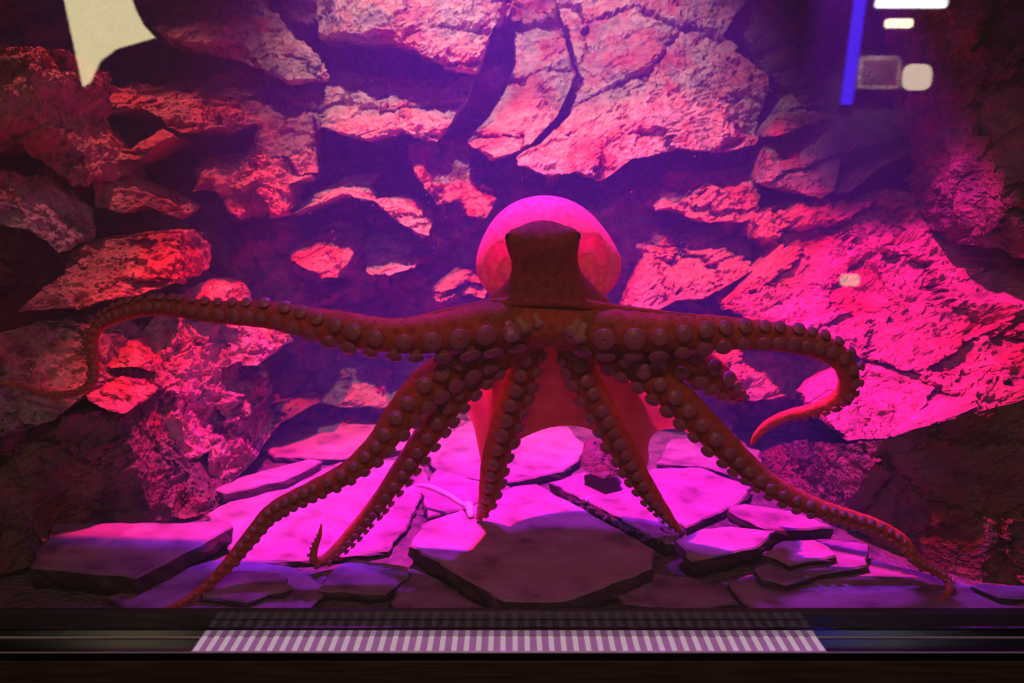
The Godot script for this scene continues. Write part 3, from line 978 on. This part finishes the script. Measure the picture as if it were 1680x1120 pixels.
func build_slabs() -> void:
	slab("dark slate at the far left front with a lit magenta streak across its back half", 0, [[47, 930], [90, 858], [267, 857], [378, 852], [384, 862], [330, 893], [223, 947], [130, 937]], 0.040, 0.030)
	slab("long low slate below the dark far left one, against the front glass", 2, [[176, 978], [300, 930], [372, 912], [480, 928], [548, 966], [480, 1013], [217, 1014]], 0.010, 0.010)
	slab("small five-sided slate lying on the long low front slate under an arm tip", 0, [[330, 977], [345, 948], [385, 934], [458, 938], [484, 962], [402, 986]], 0.022, 0.010)
	slab("wide brightly lit slate left of centre under the curled arm tip", 1, [[338, 842], [410, 800], [470, 790], [560, 757], [690, 752], [705, 790], [668, 860], [638, 902], [508, 916], [395, 922], [366, 884]], 0.011, 0.011)
	slab("narrow slate on edge of the wide bright one, by the pink stone column", 1, [[352, 802], [400, 780], [508, 752], [530, 756], [468, 786], [372, 808]], 0.030, 0.018)
	slab("pale magenta slate at the far back left under the left pair of arms", 1, [[418, 730], [452, 700], [520, 663], [640, 660], [765, 690], [705, 730], [560, 752], [450, 748]], 0.014, 0.014)
	slab("slate with a notched dark front edge left of the tilted centre slab", 2, [[519, 966], [548, 930], [580, 914], [670, 928], [673, 944], [632, 973], [580, 971]], 0.016, 0.016)
	slab("big thick centre slab bearing the round shadow of the octopus", 1, [[672, 894], [692, 858], [758, 834], [842, 797], [880, 793], [992, 853], [1074, 900], [1072, 930], [992, 962], [927, 984], [826, 984]], 0.036, 0.028)
	slab("slate behind the tip of the front left arm, with a dark crack at its left", 1, [[690, 800], [718, 766], [782, 787], [838, 797], [758, 834], [702, 848]], 0.016, 0.016)
	slab("far slate in the middle seen under the web of the octopus", 1, [[713, 766], [690, 735], [770, 690], [932, 700], [962, 730], [948, 756], [925, 772], [838, 790], [780, 784]], 0.018, 0.018)
	slab("bright slate behind the tip of the front right arm", 1, [[900, 790], [957, 774], [1012, 782], [1085, 806], [1094, 850], [1122, 868], [1106, 890], [1092, 890], [1006, 842]], 0.026, 0.022)
	slab("large back right slate with a straight far edge below the arm web", 1, [[1040, 780], [1070, 768], [1150, 766], [1234, 798], [1212, 825], [1126, 864], [1092, 848]], 0.015, 0.015)
	slab("pale wedge slate with a chipped glittering edge at the right", 0, [[1194, 830], [1220, 825], [1308, 838], [1368, 864], [1290, 868], [1256, 866], [1204, 842]], 0.040, 0.022)
	slab("bright magenta slate over the black gap right of the centre slab", 1, [[1108, 884], [1150, 866], [1200, 862], [1276, 870], [1240, 898], [1180, 910], [1134, 919]], 0.038, 0.022)
	slab("small curved slate on top of the right stack", 1, [[1250, 907], [1282, 886], [1336, 884], [1362, 896], [1374, 910], [1330, 918], [1296, 926]], 0.036, 0.013)
	slab("lower slate of the right stack with a long wavy dark edge", 2, [[1236, 932], [1262, 918], [1330, 890], [1366, 884], [1426, 892], [1426, 926], [1398, 932], [1330, 945], [1290, 958], [1250, 948]], 0.023, 0.014)
	slab("long front right slate against the glass, half in violet shade", 0, [[1192, 952], [1290, 946], [1360, 936], [1430, 916], [1540, 944], [1620, 964], [1690, 988], [1690, 1010], [1258, 1010], [1216, 985]], 0.010, 0.010)
	slab("slate at the right edge with a thin lit red rim", 2, [[1592, 958], [1720, 960], [1720, 982], [1640, 978]], 0.022, 0.012)
	slab("dim violet front slate just right below the centre slab", 2, [[1004, 962], [1074, 939], [1130, 945], [1190, 960], [1212, 988], [1130, 998], [1022, 988]], 0.012, 0.012)
	slab("dim violet front slate under the left corner of the centre slab", 2, [[640, 986], [674, 930], [712, 946], [802, 1000], [780, 1012], [662, 1012]], 0.009, 0.009)
	slab("dim far slate between the front right arm and the black boulder", 2, [[1075, 760], [1100, 720], [1200, 715], [1260, 745], [1240, 792], [1160, 764]], 0.010, 0.010)

# ---------------------------------------------------------------- octopus

var octo: Node3D
var octo_at: Vector3

func arms() -> Array:
	# pixel x, pixel y, distance, radius in pixels, turn of the sucker side in degrees
	return [
		[[880, 525, 1.36, 34, -38], [800, 532, 1.33, 38, -42], [720, 547, 1.31, 33, -38], [640, 551, 1.30, 28, -32], [560, 539, 1.31, 28, -10], [500, 528, 1.32, 25, 12], [440, 516, 1.33, 22, 25], [350, 511, 1.35, 18, 30], [270, 502, 1.38, 15, 35], [215, 508, 1.40, 15, 35], [170, 527, 1.42, 12, 30], [151, 555, 1.42, 10, 20], [153, 595, 1.41, 9, 0], [150, 628, 1.40, 8, 0], [120, 645, 1.39, 6, 0], [70, 646, 1.38, 4.5, 0], [40, 633, 1.37, 3.2, 0], [-12, 628, 1.36, 2, 0]],
		[[835, 562, 1.37, 26, -20], [762, 590, 1.36, 29, -20], [700, 632, 1.35, 30, -18], [655, 685, 1.34, 27, -18], [620, 732, 1.33, 22, -18], [570, 775, 1.32, 18, -12], [510, 806, 1.31, 16, -8], [450, 838, 1.30, 15, -5], [408, 885, 1.28, 13, -10], [375, 925, 1.26, 11, -15], [330, 968, 1.24, 8, -15], [285, 995, 1.22, 5.5, -15], [232, 1014, 1.208, 2.5, -15]],
		[[845, 568, 1.38, 22, -25], [785, 608, 1.38, 25, -25], [740, 658, 1.38, 24, -28], [702, 712, 1.38, 22, -30], [665, 765, 1.38, 19, -35], [625, 820, 1.383, 15, -40], [590, 862, 1.385, 13, -45], [555, 900, 1.375, 11, -50], [530, 920, 1.362, 9.5, -50], [514, 918, 1.355, 8, -40], [516, 900, 1.355, 6, -40], [524, 878, 1.355, 4, -40], [527, 860, 1.355, 1.5, -40]],
		[[880, 535, 1.38, 20, -20], [866, 585, 1.40, 23, -22], [847, 640, 1.42, 24, -24], [828, 700, 1.44, 24, -24], [812, 755, 1.455, 22, -24], [805, 795, 1.465, 19, -20], [798, 825, 1.475, 14, -10], [785, 850, 1.485, 5, 0]],
		[[920, 535, 1.38, 20, 20], [944, 590, 1.40, 24, 22], [974, 650, 1.41, 24, 24], [1003, 705, 1.425, 23, 24], [1031, 755, 1.435, 21, 26], [1059, 800, 1.44, 17, 30], [1085, 835, 1.445, 12, 40], [1105, 860, 1.447, 7.5, 50], [1117, 872, 1.447, 3, 50]],
		[[960, 558, 1.38, 25, 22], [1040, 598, 1.37, 27, 24], [1110, 653, 1.36, 27, 26], [1165, 708, 1.35, 25, 30], [1215, 756, 1.345, 21, 32], [1262, 794, 1.34, 18, 34], [1310, 821, 1.335, 16.5, 20], [1370, 843, 1.33, 15, 0], [1430, 862, 1.325, 14, 0], [1475, 885, 1.32, 12.5, 10], [1505, 920, 1.30, 10, 10], [1540, 938, 1.29, 8, 10], [1558, 958, 1.275, 6.5, 0], [1550, 980, 1.25, 4.5, 0], [1515, 1001, 1.225, 2, 0]],
		[[960, 550, 1.385, 26, 10], [1050, 568, 1.375, 27, 5], [1115, 588, 1.375, 30, 0], [1160, 610, 1.39, 30, 5], [1188, 630, 1.41, 23, 10], [1206, 642, 1.425, 16, 20], [1218, 648, 1.44, 8, 20]],
		[[915, 528, 1.36, 34, 38], [1000, 541, 1.33, 36, 40], [1080, 546, 1.32, 33, 30], [1150, 545, 1.32, 29, 12], [1220, 548, 1.325, 25, -8], [1290, 555, 1.335, 22, -22], [1345, 568, 1.345, 21, -30], [1383, 592, 1.355, 19, -35], [1393, 625, 1.37, 17, -35], [1374, 655, 1.39, 13.5, -45], [1335, 672, 1.41, 11, -70], [1295, 681, 1.43, 9.5, -100], [1262, 695, 1.45, 8, -120], [1243, 712, 1.46, 6, -120], [1233, 728, 1.47, 2.5, -120]],
	]

# smooth path through an arm's points: [point, radius, sucker turn] sampled every step metres
func arm_path(a: Array, step: float) -> Array:
	var pts := []
	for p in a:
		pts.append([P(p[0], p[1], p[2]), p[3] * p[2] / FOCAL * 1.06, float(p[4])])
	var out := []
	for i in pts.size() - 1:
		var p0 = pts[maxi(i - 1, 0)]
		var p1 = pts[i]
		var p2 = pts[i + 1]
		var p3 = pts[mini(i + 2, pts.size() - 1)]
		var n := maxi(2, int(p1[0].distance_to(p2[0]) / step))
		for k in n:
			var t := float(k) / n
			out.append([(p1[0] as Vector3).cubic_interpolate(p2[0], p0[0], p3[0], t), lerpf(p1[1], p2[1], smoothstep(0.0, 1.0, t) * 0.5 + t * 0.5), lerpf(p1[2], p2[2], t)])
	out.append(pts[-1])
	return out

var body_v := PackedVector3Array()
var body_i := PackedInt32Array()

func tube(path: Array, sides: int) -> void:
	var base := body_v.size()
	var up := Vector3.ZERO
	for i in path.size():
		var t: Vector3 = (path[mini(i + 1, path.size() - 1)][0] - path[maxi(i - 1, 0)][0]).normalized()
		var view := Vector3(0, 0, 1)
		view = (view - t * view.dot(t)).normalized()
		var oral := view.rotated(t, deg_to_rad(path[i][2]))
		var across := t.cross(oral)
		var r: float = path[i][1]
		for k in sides:
			var a := TAU * k / sides
			var f := cos(a)
			# flatter on the sucker side
			var rr := r * (1.0 - 0.12 * maxf(f, 0.0) + 0.02 * sin(i * 1.7 + k))
			body_v.append(path[i][0] + (oral * f + across * sin(a)) * rr)
	for i in path.size() - 1:
		for k in sides:
			var a := base + i * sides + k
			var b := base + i * sides + (k + 1) % sides
			body_i.append_array(PackedInt32Array([a, b, a + sides, b, b + sides, a + sides]))
	var e := body_v.size()
	var last = path[-1]
	body_v.append(last[0] + (last[0] - path[-2][0]).normalized() * last[1])
	for k in sides:
		body_i.append_array(PackedInt32Array([e - sides + k, e - sides + (k + 1) % sides, e]))

func smin(a: float, b: float, k: float) -> float:
	var h := maxf(k - absf(a - b), 0.0) / k
	return minf(a, b) - h * h * k * 0.25

func ell(p: Vector3, c: Vector3, r: Vector3) -> float:
	var q := p - c
	var k0 := (q / r).length()
	var k1 := (q / (r * r)).length()
	return k0 * (k0 - 1.0) / maxf(k1, 1e-6)

func cone(p: Vector3, a: Vector3, b: Vector3, ra: float, rb: float) -> float:
	var ab := b - a
	var t := clampf((p - a).dot(ab) / ab.length_squared(), 0.0, 1.0)
	return p.distance_to(a + ab * t) - lerpf(ra, rb, t)

var shape_c := {}
var root_bones := []

func body_field(p: Vector3) -> float:
	var c := shape_c
	# mantle: a dome over a wider lip, with a pocket on each side of the head
	var m := smin(ell(p, c.dome, c.dome_r), ell(p, c.skirt, c.skirt_r), 0.03)
	m = maxf(m, -ell(p, c.pl, c.pl_r))
	m = maxf(m, -ell(p, c.pr, c.pr_r))
	m = minf(m, minf(ell(p, c.bl, c.bl_r), ell(p, c.br, c.br_r)))
	# head and neck
	var q := p
	var h := ell(p, c.head, c.head_r)
	h = smin(h, cone(Vector3(p.x, p.y, c.n0.z + (p.z - c.n0.z) * 1.5), c.n0, c.n1, c.n0_r, c.n1_r), 0.035)
	h = smin(h, ell(p, c.flare, c.flare_r), 0.045)
	h = smin(h, p.distance_to(c.el) - c.eye_r, 0.012)
	h = smin(h, p.distance_to(c.er) - c.eye_r, 0.012)
	var arms_f := ell(p, c.crown, c.crown_r)
	for b in root_bones:
		arms_f = smin(arms_f, cone(p, b[0], b[1], b[2], b[3]), 0.018)
	h = smin(h, arms_f, 0.010)
	return smin(m, h, 0.012)

func surface_nets(lo: Vector3, hi: Vector3, cell: float) -> void:
	var block := 6
	var n := Vector3i(((hi - lo) / cell).ceil()) + Vector3i.ONE
	var val := {}
	var nb := Vector3i(n.x / block + 1, n.y / block + 1, n.z / block + 1)
	var cells := []
	var reach := cell * block * 0.9 + cell
	for bz in nb.z:
		for by in nb.y:
			for bx in nb.x:
				var o := Vector3i(bx, by, bz) * block
				var mid := lo + (Vector3(o) + Vector3.ONE * block * 0.5) * cell
				if absf(body_field(mid)) > reach * 1.6:
					continue
				for z in block:
					for y in block:
						for x in block:
							cells.append(o + Vector3i(x, y, z))
	var corner := [Vector3i(0, 0, 0), Vector3i(1, 0, 0), Vector3i(0, 1, 0), Vector3i(1, 1, 0), Vector3i(0, 0, 1), Vector3i(1, 0, 1), Vector3i(0, 1, 1), Vector3i(1, 1, 1)]
	var edges := [[0, 1], [2, 3], [4, 5], [6, 7], [0, 2], [1, 3], [4, 6], [5, 7], [0, 4], [1, 5], [2, 6], [3, 7]]
	var vert := {}
	for c in cells:
		var s := []
		var neg := 0
		for k in 8:
			var g: Vector3i = c + corner[k]
			if not val.has(g):
				val[g] = body_field(lo + Vector3(g) * cell)
			var f: float = val[g]
			s.append(f)
			neg += 1 if f < 0.0 else 0
		if neg == 0 or neg == 8:
			continue
		var sum := Vector3.ZERO
		var cnt := 0
		for e in edges:
			var f0: float = s[e[0]]
			var f1: float = s[e[1]]
			if (f0 < 0.0) != (f1 < 0.0):
				sum += Vector3(corner[e[0]]).lerp(Vector3(corner[e[1]]), f0 / (f0 - f1))
				cnt += 1
		vert[c] = body_v.size()
		body_v.append(lo + (Vector3(c) + sum / cnt) * cell)
	var axes := [Vector3i(1, 0, 0), Vector3i(0, 1, 0), Vector3i(0, 0, 1)]
	for c in vert:
		for ax in 3:
			var g1: Vector3i = c + axes[ax]
			if not val.has(g1):
				continue
			var f0: float = val[c]
			var f1: float = val[g1]
			if (f0 < 0.0) == (f1 < 0.0):
				continue
			var u: Vector3i = axes[(ax + 1) % 3]
			var w: Vector3i = axes[(ax + 2) % 3]
			if not (vert.has(c - u) and vert.has(c - w) and vert.has(c - u - w)):
				continue
			var a: int = vert[c]
			var b: int = vert[c - u]
			var d: int = vert[c - u - w]
			var e: int = vert[c - w]
			if f0 < 0.0:
				body_i.append_array(PackedInt32Array([a, d, b, a, e, d]))
			else:
				body_i.append_array(PackedInt32Array([a, b, d, a, d, e]))

func sucker_mesh(stalk: float) -> ArrayMesh:
	return lathe([Vector2(0.62, -0.6 - stalk), Vector2(0.60, -0.2), Vector2(0.72, 0.0), Vector2(0.93, 0.16), Vector2(1.0, 0.30), Vector2(0.97, 0.40), Vector2(0.90, 0.46), Vector2(0.86, 0.45), Vector2(0.78, 0.52), Vector2(0.5, 0.64), Vector2(0.22, 0.69), Vector2(0.13, 0.66), Vector2(0.09, 0.55), Vector2(0.0, 0.50)], 20)

func build_octopus() -> void:
	octo_at = P(900, 560, 1.38)
	octo = thing("octopus", "large red octopus spread against the front glass, arms outstretched, mantle glowing pink", "octopus", octo_at)
	var px := 1.4 / FOCAL
	shape_c = {
		"dome": P(893, 398, 1.505), "dome_r": Vector3(101 * px, 82 * px, 0.070),
		"skirt": P(900, 436, 1.50), "skirt_r": Vector3(128 * px, 84 * px, 0.070),
		"pl": P(822, 446, 1.43), "pl_r": Vector3(32 * px, 48 * px, 0.075),
		"pr": P(972, 438, 1.43), "pr_r": Vector3(38 * px, 55 * px, 0.075),
		"bl": P(832, 456, 1.50), "bl_r": Vector3(20 * px, 34 * px, 0.035), "br": P(962, 450, 1.50), "br_r": Vector3(25 * px, 39 * px, 0.038),
		"head": P(890, 400, 1.365), "head_r": Vector3(52 * px, 27 * px, 0.040),
		"n0": P(891, 415, 1.365), "n1": P(898, 480, 1.385), "n0_r": 44 * px, "n1_r": 66 * px,
		"flare": P(899, 496, 1.395), "flare_r": Vector3(102 * px, 24 * px, 0.042),
		"el": P(847, 392, 1.35), "er": P(934, 390, 1.35), "eye_r": 16 * px,
		"crown": P(898, 529, 1.36), "crown_r": Vector3(64 * px, 36 * px, 0.052),
	}
	var paths := []
	for a in arms():
		var path := arm_path(a, 0.007)
		paths.append(path)
		var k := mini(path.size() - 1, 11)
		root_bones.append([path[0][0], path[k][0], path[0][1] * 1.04, path[k][1] * 0.95])
	surface_nets(P(700, 300, 1.4) - Vector3(0.03, 0.40, 0.22), P(1100, 300, 1.4) + Vector3(0.03, 0.03, 0.12), 0.0045)
	for path in paths:
		tube(path, 18)
	# the fold of skin along the top of the two outstretched arms
	var fold := []
	for p in [[670, 524, 1.312, 3], [745, 510, 1.320, 7], [800, 499, 1.330, 8], [850, 495, 1.324, 8], [900, 495, 1.320, 8], [950, 498, 1.322, 8], [1000, 505, 1.328, 8], [1050, 511, 1.324, 7], [1140, 519, 1.312, 3]]:
		fold.append([p[0], p[1], p[2], p[3], 0])
	tube(arm_path(fold, 0.008), 10)
	# the mantle is paler and pinker than the red-brown arms and head
	var tint := PackedColorArray()
	for i in body_v.size():
		var p := body_v[i]
		var up := smoothstep(shape_c.flare.y - 0.01, shape_c.flare.y + 0.02, p.y)
		var back := smoothstep(d2z(1.405), d2z(1.43), p.z)
		tint.append(Color(0.60, 0.115, 0.06).lerp(Color(0.38, 0.065, 0.07), up).lerp(Color(0.95, 0.40, 0.44), up * back))
		body_v[i] -= octo_at
	var whole := mesh_of(body_v, body_i, true, tint)
	var all := whole.surface_get_arrays(0)
	var skin_i := PackedInt32Array()
	var mantle_i := PackedInt32Array()
	for i in range(0, body_i.size(), 3):
		var m := tint[body_i[i]].g + tint[body_i[i + 1]].g + tint[body_i[i + 2]].g > 0.72
		for k in 3:
			if m:
				mantle_i.append(body_i[i + k])
			else:
				skin_i.append(body_i[i + k])
	var joined := ArrayMesh.new()
	for part in [[skin_i, mats.skin], [mantle_i, mats.mantle]]:
		var arr_part := all.duplicate()
		arr_part[Mesh.ARRAY_INDEX] = part[0]
		joined.add_surface_from_arrays(Mesh.PRIMITIVE_TRIANGLES, arr_part)
		joined.surface_set_material(joined.get_surface_count() - 1, part[1])
	add_mesh(joined, "body", null, octo)
	# eyes: dark slits on the outer side of the two bumps
	var eye := lathe([Vector2(0.0, 0.5), Vector2(0.45, 0.42), Vector2(0.8, 0.2), Vector2(1.0, -0.2), Vector2(0.6, -0.5)], 16)
	for s in [-1, 1]:
		var e := add_mesh(eye, "eye", mats.eye, octo)
		var at: Vector3 = (shape_c.el if s < 0 else shape_c.er) + Vector3(s * 0.0135, 0.003, 0.005)
		var up := Vector3(s * 1.0, 0.1, 0.55).normalized()
		var side := up.cross(Vector3.UP).normalized()
		e.transform = Transform3D(Basis(side * 0.0042, up * 0.006, side.cross(up) * 0.0062), at - octo_at)
	# webs between neighbouring arms: left arm, right arm, where it ends on each, its free lower edge
	web(paths[3], paths[4], 0.66, 0.55, [[838, 762, 1.45], [870, 736, 1.44], [905, 716, 1.432], [935, 708, 1.43], [965, 711, 1.43], [1004, 728, 1.43]], 0.012)
	web(paths[2], paths[3], 0.24, 0.80, [[752, 660, 1.385], [768, 675, 1.42], [778, 705, 1.44], [782, 740, 1.45], [785, 770, 1.455], [797, 800, 1.46]], 0.03)
	web(paths[4], paths[5], 0.74, 0.37, [[1052, 792, 1.44], [1066, 765, 1.435], [1066, 738, 1.425], [1080, 719, 1.415], [1115, 717, 1.40], [1150, 735, 1.38], [1195, 752, 1.35]], 0.015)
	web(paths[1], paths[2], 0.15, 0.22, [[690, 650, 1.35], [715, 640, 1.37], [735, 645, 1.38], [752, 660, 1.385]], 0.01)
	web(paths[5], paths[6], 0.12, 0.55, [[1085, 640, 1.365], [1120, 640, 1.39], [1150, 640, 1.42], [1175, 630, 1.435]], 0.01)
	# suckers: two staggered rows along every arm
	var sm := sucker_mesh(0.0)
	var spots := []
	for path in paths:
		for row in [-1, 1]:
			var dist := 0.0
			var next := 0.035 if row < 0 else 0.048
			for i in range(1, path.size()):
				dist += path[i][0].distance_to(path[i - 1][0])
				var r: float = path[i][1]
				if dist < next or r < 0.0030:
					continue
				var rs := clampf(r * 0.46, 0.0016, 0.0165)
				next = dist + rs * 2.12 * rng.randf_range(0.94, 1.08)
				rs *= rng.randf_range(0.88, 1.08)
				var t: Vector3 = (path[mini(i + 1, path.size() - 1)][0] - path[i - 1][0]).normalized()
				var view := Vector3(0, 0, 1)
				view = (view - t * view.dot(t)).normalized()
				var up := view.rotated(t, deg_to_rad(path[i][2] + row * 29.0))
				spots.append([rs, path[i][0] + up * (r * 0.92 + rs * 0.35), (up + Vector3(rng.randf_range(-0.1, 0.1), rng.randf_range(-0.1, 0.1), 0.22)).normalized(), t])
	spots.sort_custom(func(a, b): return a[0] > b[0])
	var rest_v := PackedVector3Array()
	var rest_i := PackedInt32Array()
	var arr := sm.surface_get_arrays(0)
	for k in spots.size():
		var s = spots[k]
		var up: Vector3 = s[2]
		var side := up.cross(s[3]).normalized()
		var tr := Transform3D(Basis(side * s[0], up * s[0], side.cross(up) * s[0]), s[1] - octo_at)
		if k < 290:
			var o := add_mesh(sm, "sucker", mats.sucker, octo)
			o.transform = tr
		else:
			var base := rest_v.size()
			for p in arr[Mesh.ARRAY_VERTEX]:
				rest_v.append(tr * p)
			for i in arr[Mesh.ARRAY_INDEX]:
				rest_i.append(base + i)
	if rest_v.size():
		var o := add_mesh(mesh_of(rest_v, rest_i), "small_suckers", mats.sucker, octo)
		o.set_meta("kind", "stuff")
		o.set_meta("label", "rows of tiny suckers towards the arm tips")
	# the long-stalked suckers round the mouth
	var stalked := sucker_mesh(1.6)
	for q in [[862, 537, 1.298, 10, 0.5, -0.45], [839, 550, 1.288, 11, 0.15, -0.6], [884, 530, 1.305, 8, 0.3, -0.5], [938, 541, 1.298, 10, -0.5, -0.5], [952, 552, 1.288, 11, -0.25, -0.6]]:
		var up := Vector3(q[4], q[5], 0.75).normalized()
		var side := up.cross(Vector3.RIGHT).normalized()
		var rs: float = q[3] * px
		var o := add_mesh(stalked, "sucker", mats.stalk, octo)
		o.transform = Transform3D(Basis(side * rs, up * rs, side.cross(up) * rs), P(q[0], q[1], q[2]) - octo_at)

func at_share(path: Array, f: float) -> Vector3:
	var x := clampf(f, 0.0, 1.0) * (path.size() - 1)
	var i := mini(int(x), path.size() - 2)
	return (path[i][0] as Vector3).lerp(path[i + 1][0], x - i)

func web(left: Array, right: Array, fl: float, fr: float, edge: Array, bulge: float) -> void:
	var low := []
	for p in edge:
		low.append(P(p[0], p[1], p[2]))
	var nu := 22
	var nv := 26
	var v := PackedVector3Array()
	var idx := PackedInt32Array()
	var a0 := at_share(left, 0.01)
	var b0 := at_share(right, 0.01)
	var a1 := at_share(left, fl)
	var b1 := at_share(right, fr)
	for j in nv + 1:
		var t := float(j) / nv
		for i in nu + 1:
			var u := float(i) / nu
			var L := at_share(left, lerpf(0.01, fl, t))
			var R := at_share(right, lerpf(0.01, fr, t))
			var x := u * (low.size() - 1)
			var k := mini(int(x), low.size() - 2)
			var B: Vector3 = (low[k] as Vector3).cubic_interpolate(low[k + 1], low[maxi(k - 1, 0)], low[mini(k + 2, low.size() - 1)], x - k)
			var T := a0.lerp(b0, u)
			# corners of the lower edge are pulled onto the arms
			B += (a1 - low[0]) * (1.0 - u) + (b1 - low[-1]) * u
			var p := L.lerp(R, u) + T.lerp(B, t) - (a0.lerp(b0, u) * (1.0 - t) + a1.lerp(b1, u) * t)
			p.z -= bulge * 4.0 * u * (1.0 - u) * sin(PI * minf(t, 0.95)) + 0.006
			p.z += 0.0012 * mid_noise.get_noise_3dv(p * 2.0)
			v.append(p - octo_at)
	for j in nv:
		for i in nu:
			var a := j * (nu + 1) + i
			idx.append_array(PackedInt32Array([a, a + 1, a + nu + 1, a + 1, a + nu + 2, a + nu + 1]))
	var o := add_mesh(mesh_of(v, idx), "web", mats.web, octo)
	o.set_meta("label", "thin translucent red skin stretched between two arms")

# ---------------------------------------------------------------- small things

func build_small_things() -> void:
	# framed picture on the far wall and blue tube, both seen mirrored in the glass
	var d := 6.2
	var s := d / FOCAL
	var t := thing("framed_picture", "framed picture on the far wall, mirrored right of the blue tube", "picture", mirror_point(1440, 120, d))
	var fm := plain_mat(lin(0.55, 0.42, 0.36), 0.5)
	add_mesh(bevel_box(Vector3(70 * s, 52 * s, 0.03), 0.008), "frame", fm, t)
	var mat_board := add_mesh(bevel_box(Vector3(54 * s, 38 * s, 0.012), 0.003), "picture_sheet", plain_mat(lin(0.10, 0.025, 0.03), 0.6), t)
	mat_board.position = Vector3(0, 0, -0.014)
	var pl := thing("added_picture_light", "small added lamp bar that brightens the framed picture on the far wall", "light", mirror_point(1440, 60, d) - Vector3(0, 0, 0.40))  # lamp added only to brighten the mirrored picture
	add_mesh(bevel_box(Vector3(0.16, 0.02, 0.02), 0.004), "housing", mats.black, pl)
	var sl := SpotLight3D.new()
	sl.name = "added_light"
	sl.light_color = lin(1.0, 0.75, 0.6)
	sl.light_energy = 1.6
	sl.spot_angle = 30.0
	sl.spot_range = 8.0
	sl.spot_attenuation = 2.0
	sl.light_size = 0.02
	sl.shadow_enabled = true
	pl.add_child(sl)
	sl.position = Vector3(0, -0.025, 0)
	sl.basis = Basis.looking_at(Vector3(0, -0.25, 0.40), Vector3.UP)
	var a := mirror_point(1413, -30, 3.6)
	var b := mirror_point(1385, 182, 3.6)
	var tube_t := thing("neon_tube", "slanting blue neon tube mirrored at the upper right of the glass", "light", b)
	var cm := CylinderMesh.new()
	cm.top_radius = 0.022
	cm.bottom_radius = 0.022
	cm.height = a.distance_to(b)
	cm.radial_segments = 20
	var bm := StandardMaterial3D.new()
	bm.albedo_color = Color.BLACK
	bm.emission_enabled = true
	bm.emission = lin(0.04, 0.02, 1.0)
	bm.emission_energy_multiplier = 9.0
	var tb := add_mesh(cm, "glowing_tube", bm, tube_t)
	var up := (a - b).normalized()
	var side := up.cross(Vector3.BACK).normalized()
	tb.transform = Transform3D(Basis(side, up, side.cross(up)), (a - b) * 0.5)
	for e in 2:
		var cap := add_mesh(lathe([Vector2(0, -0.02), Vector2(0.026, -0.02), Vector2(0.026, 0.02), Vector2(0, 0.02)], 16), "end_cap", mats.black, tube_t)
		cap.transform = Transform3D(Basis(side, up, side.cross(up)), (a - b) * float(e))
	# a shed scrap of white skin by the arm tip
	var wm := plain_mat(lin(0.85, 0.8, 0.85), 0.3)
	wm.subsurf_scatter_enabled = true
	wm.subsurf_scatter_strength = 0.3
	scrap([[684, 796, 1.62, 2.5, 0], [705, 799, 1.60, 5, 0], [735, 812, 1.575, 5, 0], [757, 826, 1.55, 4, 0], [769, 830, 1.53, 8, 0], [772, 846, 1.50, 5, 0]], wm, "white curled scrap of shed skin on the slates by the front left arm tip")
	scrap([[1081, 840, 1.49, 2, 0], [1084, 856, 1.475, 3, 0], [1094, 864, 1.46, 3.5, 0], [1108, 864, 1.455, 2, 0]], wm, "tiny white hooked scrap of shed skin under the front right arm tip")
	# gravel in the crack right of the centre slab
	var gv := PackedVector3Array()
	var gi := PackedInt32Array()
	for k in 90:
		var u := rng.randf()
		var p := F(lerpf(935, 1088, u) + rng.randf_range(-6, 6), lerpf(815, 897, u) + rng.randf_range(-5, 5), rng.randf_range(0.010, 0.026))
		blob(gv, gi, p, rng.randf_range(0.0025, 0.006))
	var gm := plain_mat(lin(0.10, 0.08, 0.09), 0.45)
	var gr := add_mesh(mesh_of(gv, gi, false), "gravel", gm)
	gr.set_meta("kind", "stuff")
	gr.set_meta("label", "dark gravel filling the crack right of the centre slab")
	gr.set_meta("category", "gravel")
	# drifting specks
	var sv := PackedVector3Array()
	var si := PackedInt32Array()
	for k in 70:
		var p := P(rng.randf_range(480, 1260), rng.randf_range(10, 480), rng.randf_range(1.5, 2.1))
		var r := rng.randf_range(0.0006, 0.0014)
		blob(sv, si, p, r)
	var sp := add_mesh(mesh_of(sv, si), "floating_specks", plain_mat(lin(0.8, 0.7, 0.75), 0.6))
	sp.set_meta("kind", "stuff")
	sp.set_meta("label", "tiny pale specks drifting in the water")
	sp.set_meta("category", "specks")

func scrap(pts: Array, m: Material, label: String) -> void:
	body_v = PackedVector3Array()
	body_i = PackedInt32Array()
	tube(arm_path(pts, 0.006), 12)
	var at := P(pts[-1][0], pts[-1][1], pts[-1][2])
	for i in body_v.size():
		body_v[i] -= at
	var o := add_mesh(mesh_of(body_v, body_i), "skin_scrap", m)
	o.position = at
	o.set_meta("label", label)
	o.set_meta("category", "scrap")

# a little six-pointed grain
func blob(v: PackedVector3Array, idx: PackedInt32Array, p: Vector3, r: float) -> void:
	var base := v.size()
	for q in [Vector3(1, 0.2, 0), Vector3(-1, 0.1, 0.2), Vector3(0, 1.1, 0.1), Vector3(0.1, -1, 0), Vector3(0, 0.1, 1), Vector3(0.2, 0, -1)]:
		v.append(p + q * r)
	for f in [[0, 2, 4], [2, 1, 4], [1, 3, 4], [3, 0, 4], [2, 0, 5], [1, 2, 5], [3, 1, 5], [0, 3, 5]]:
		idx.append_array(PackedInt32Array([base + f[0], base + f[1], base + f[2]]))
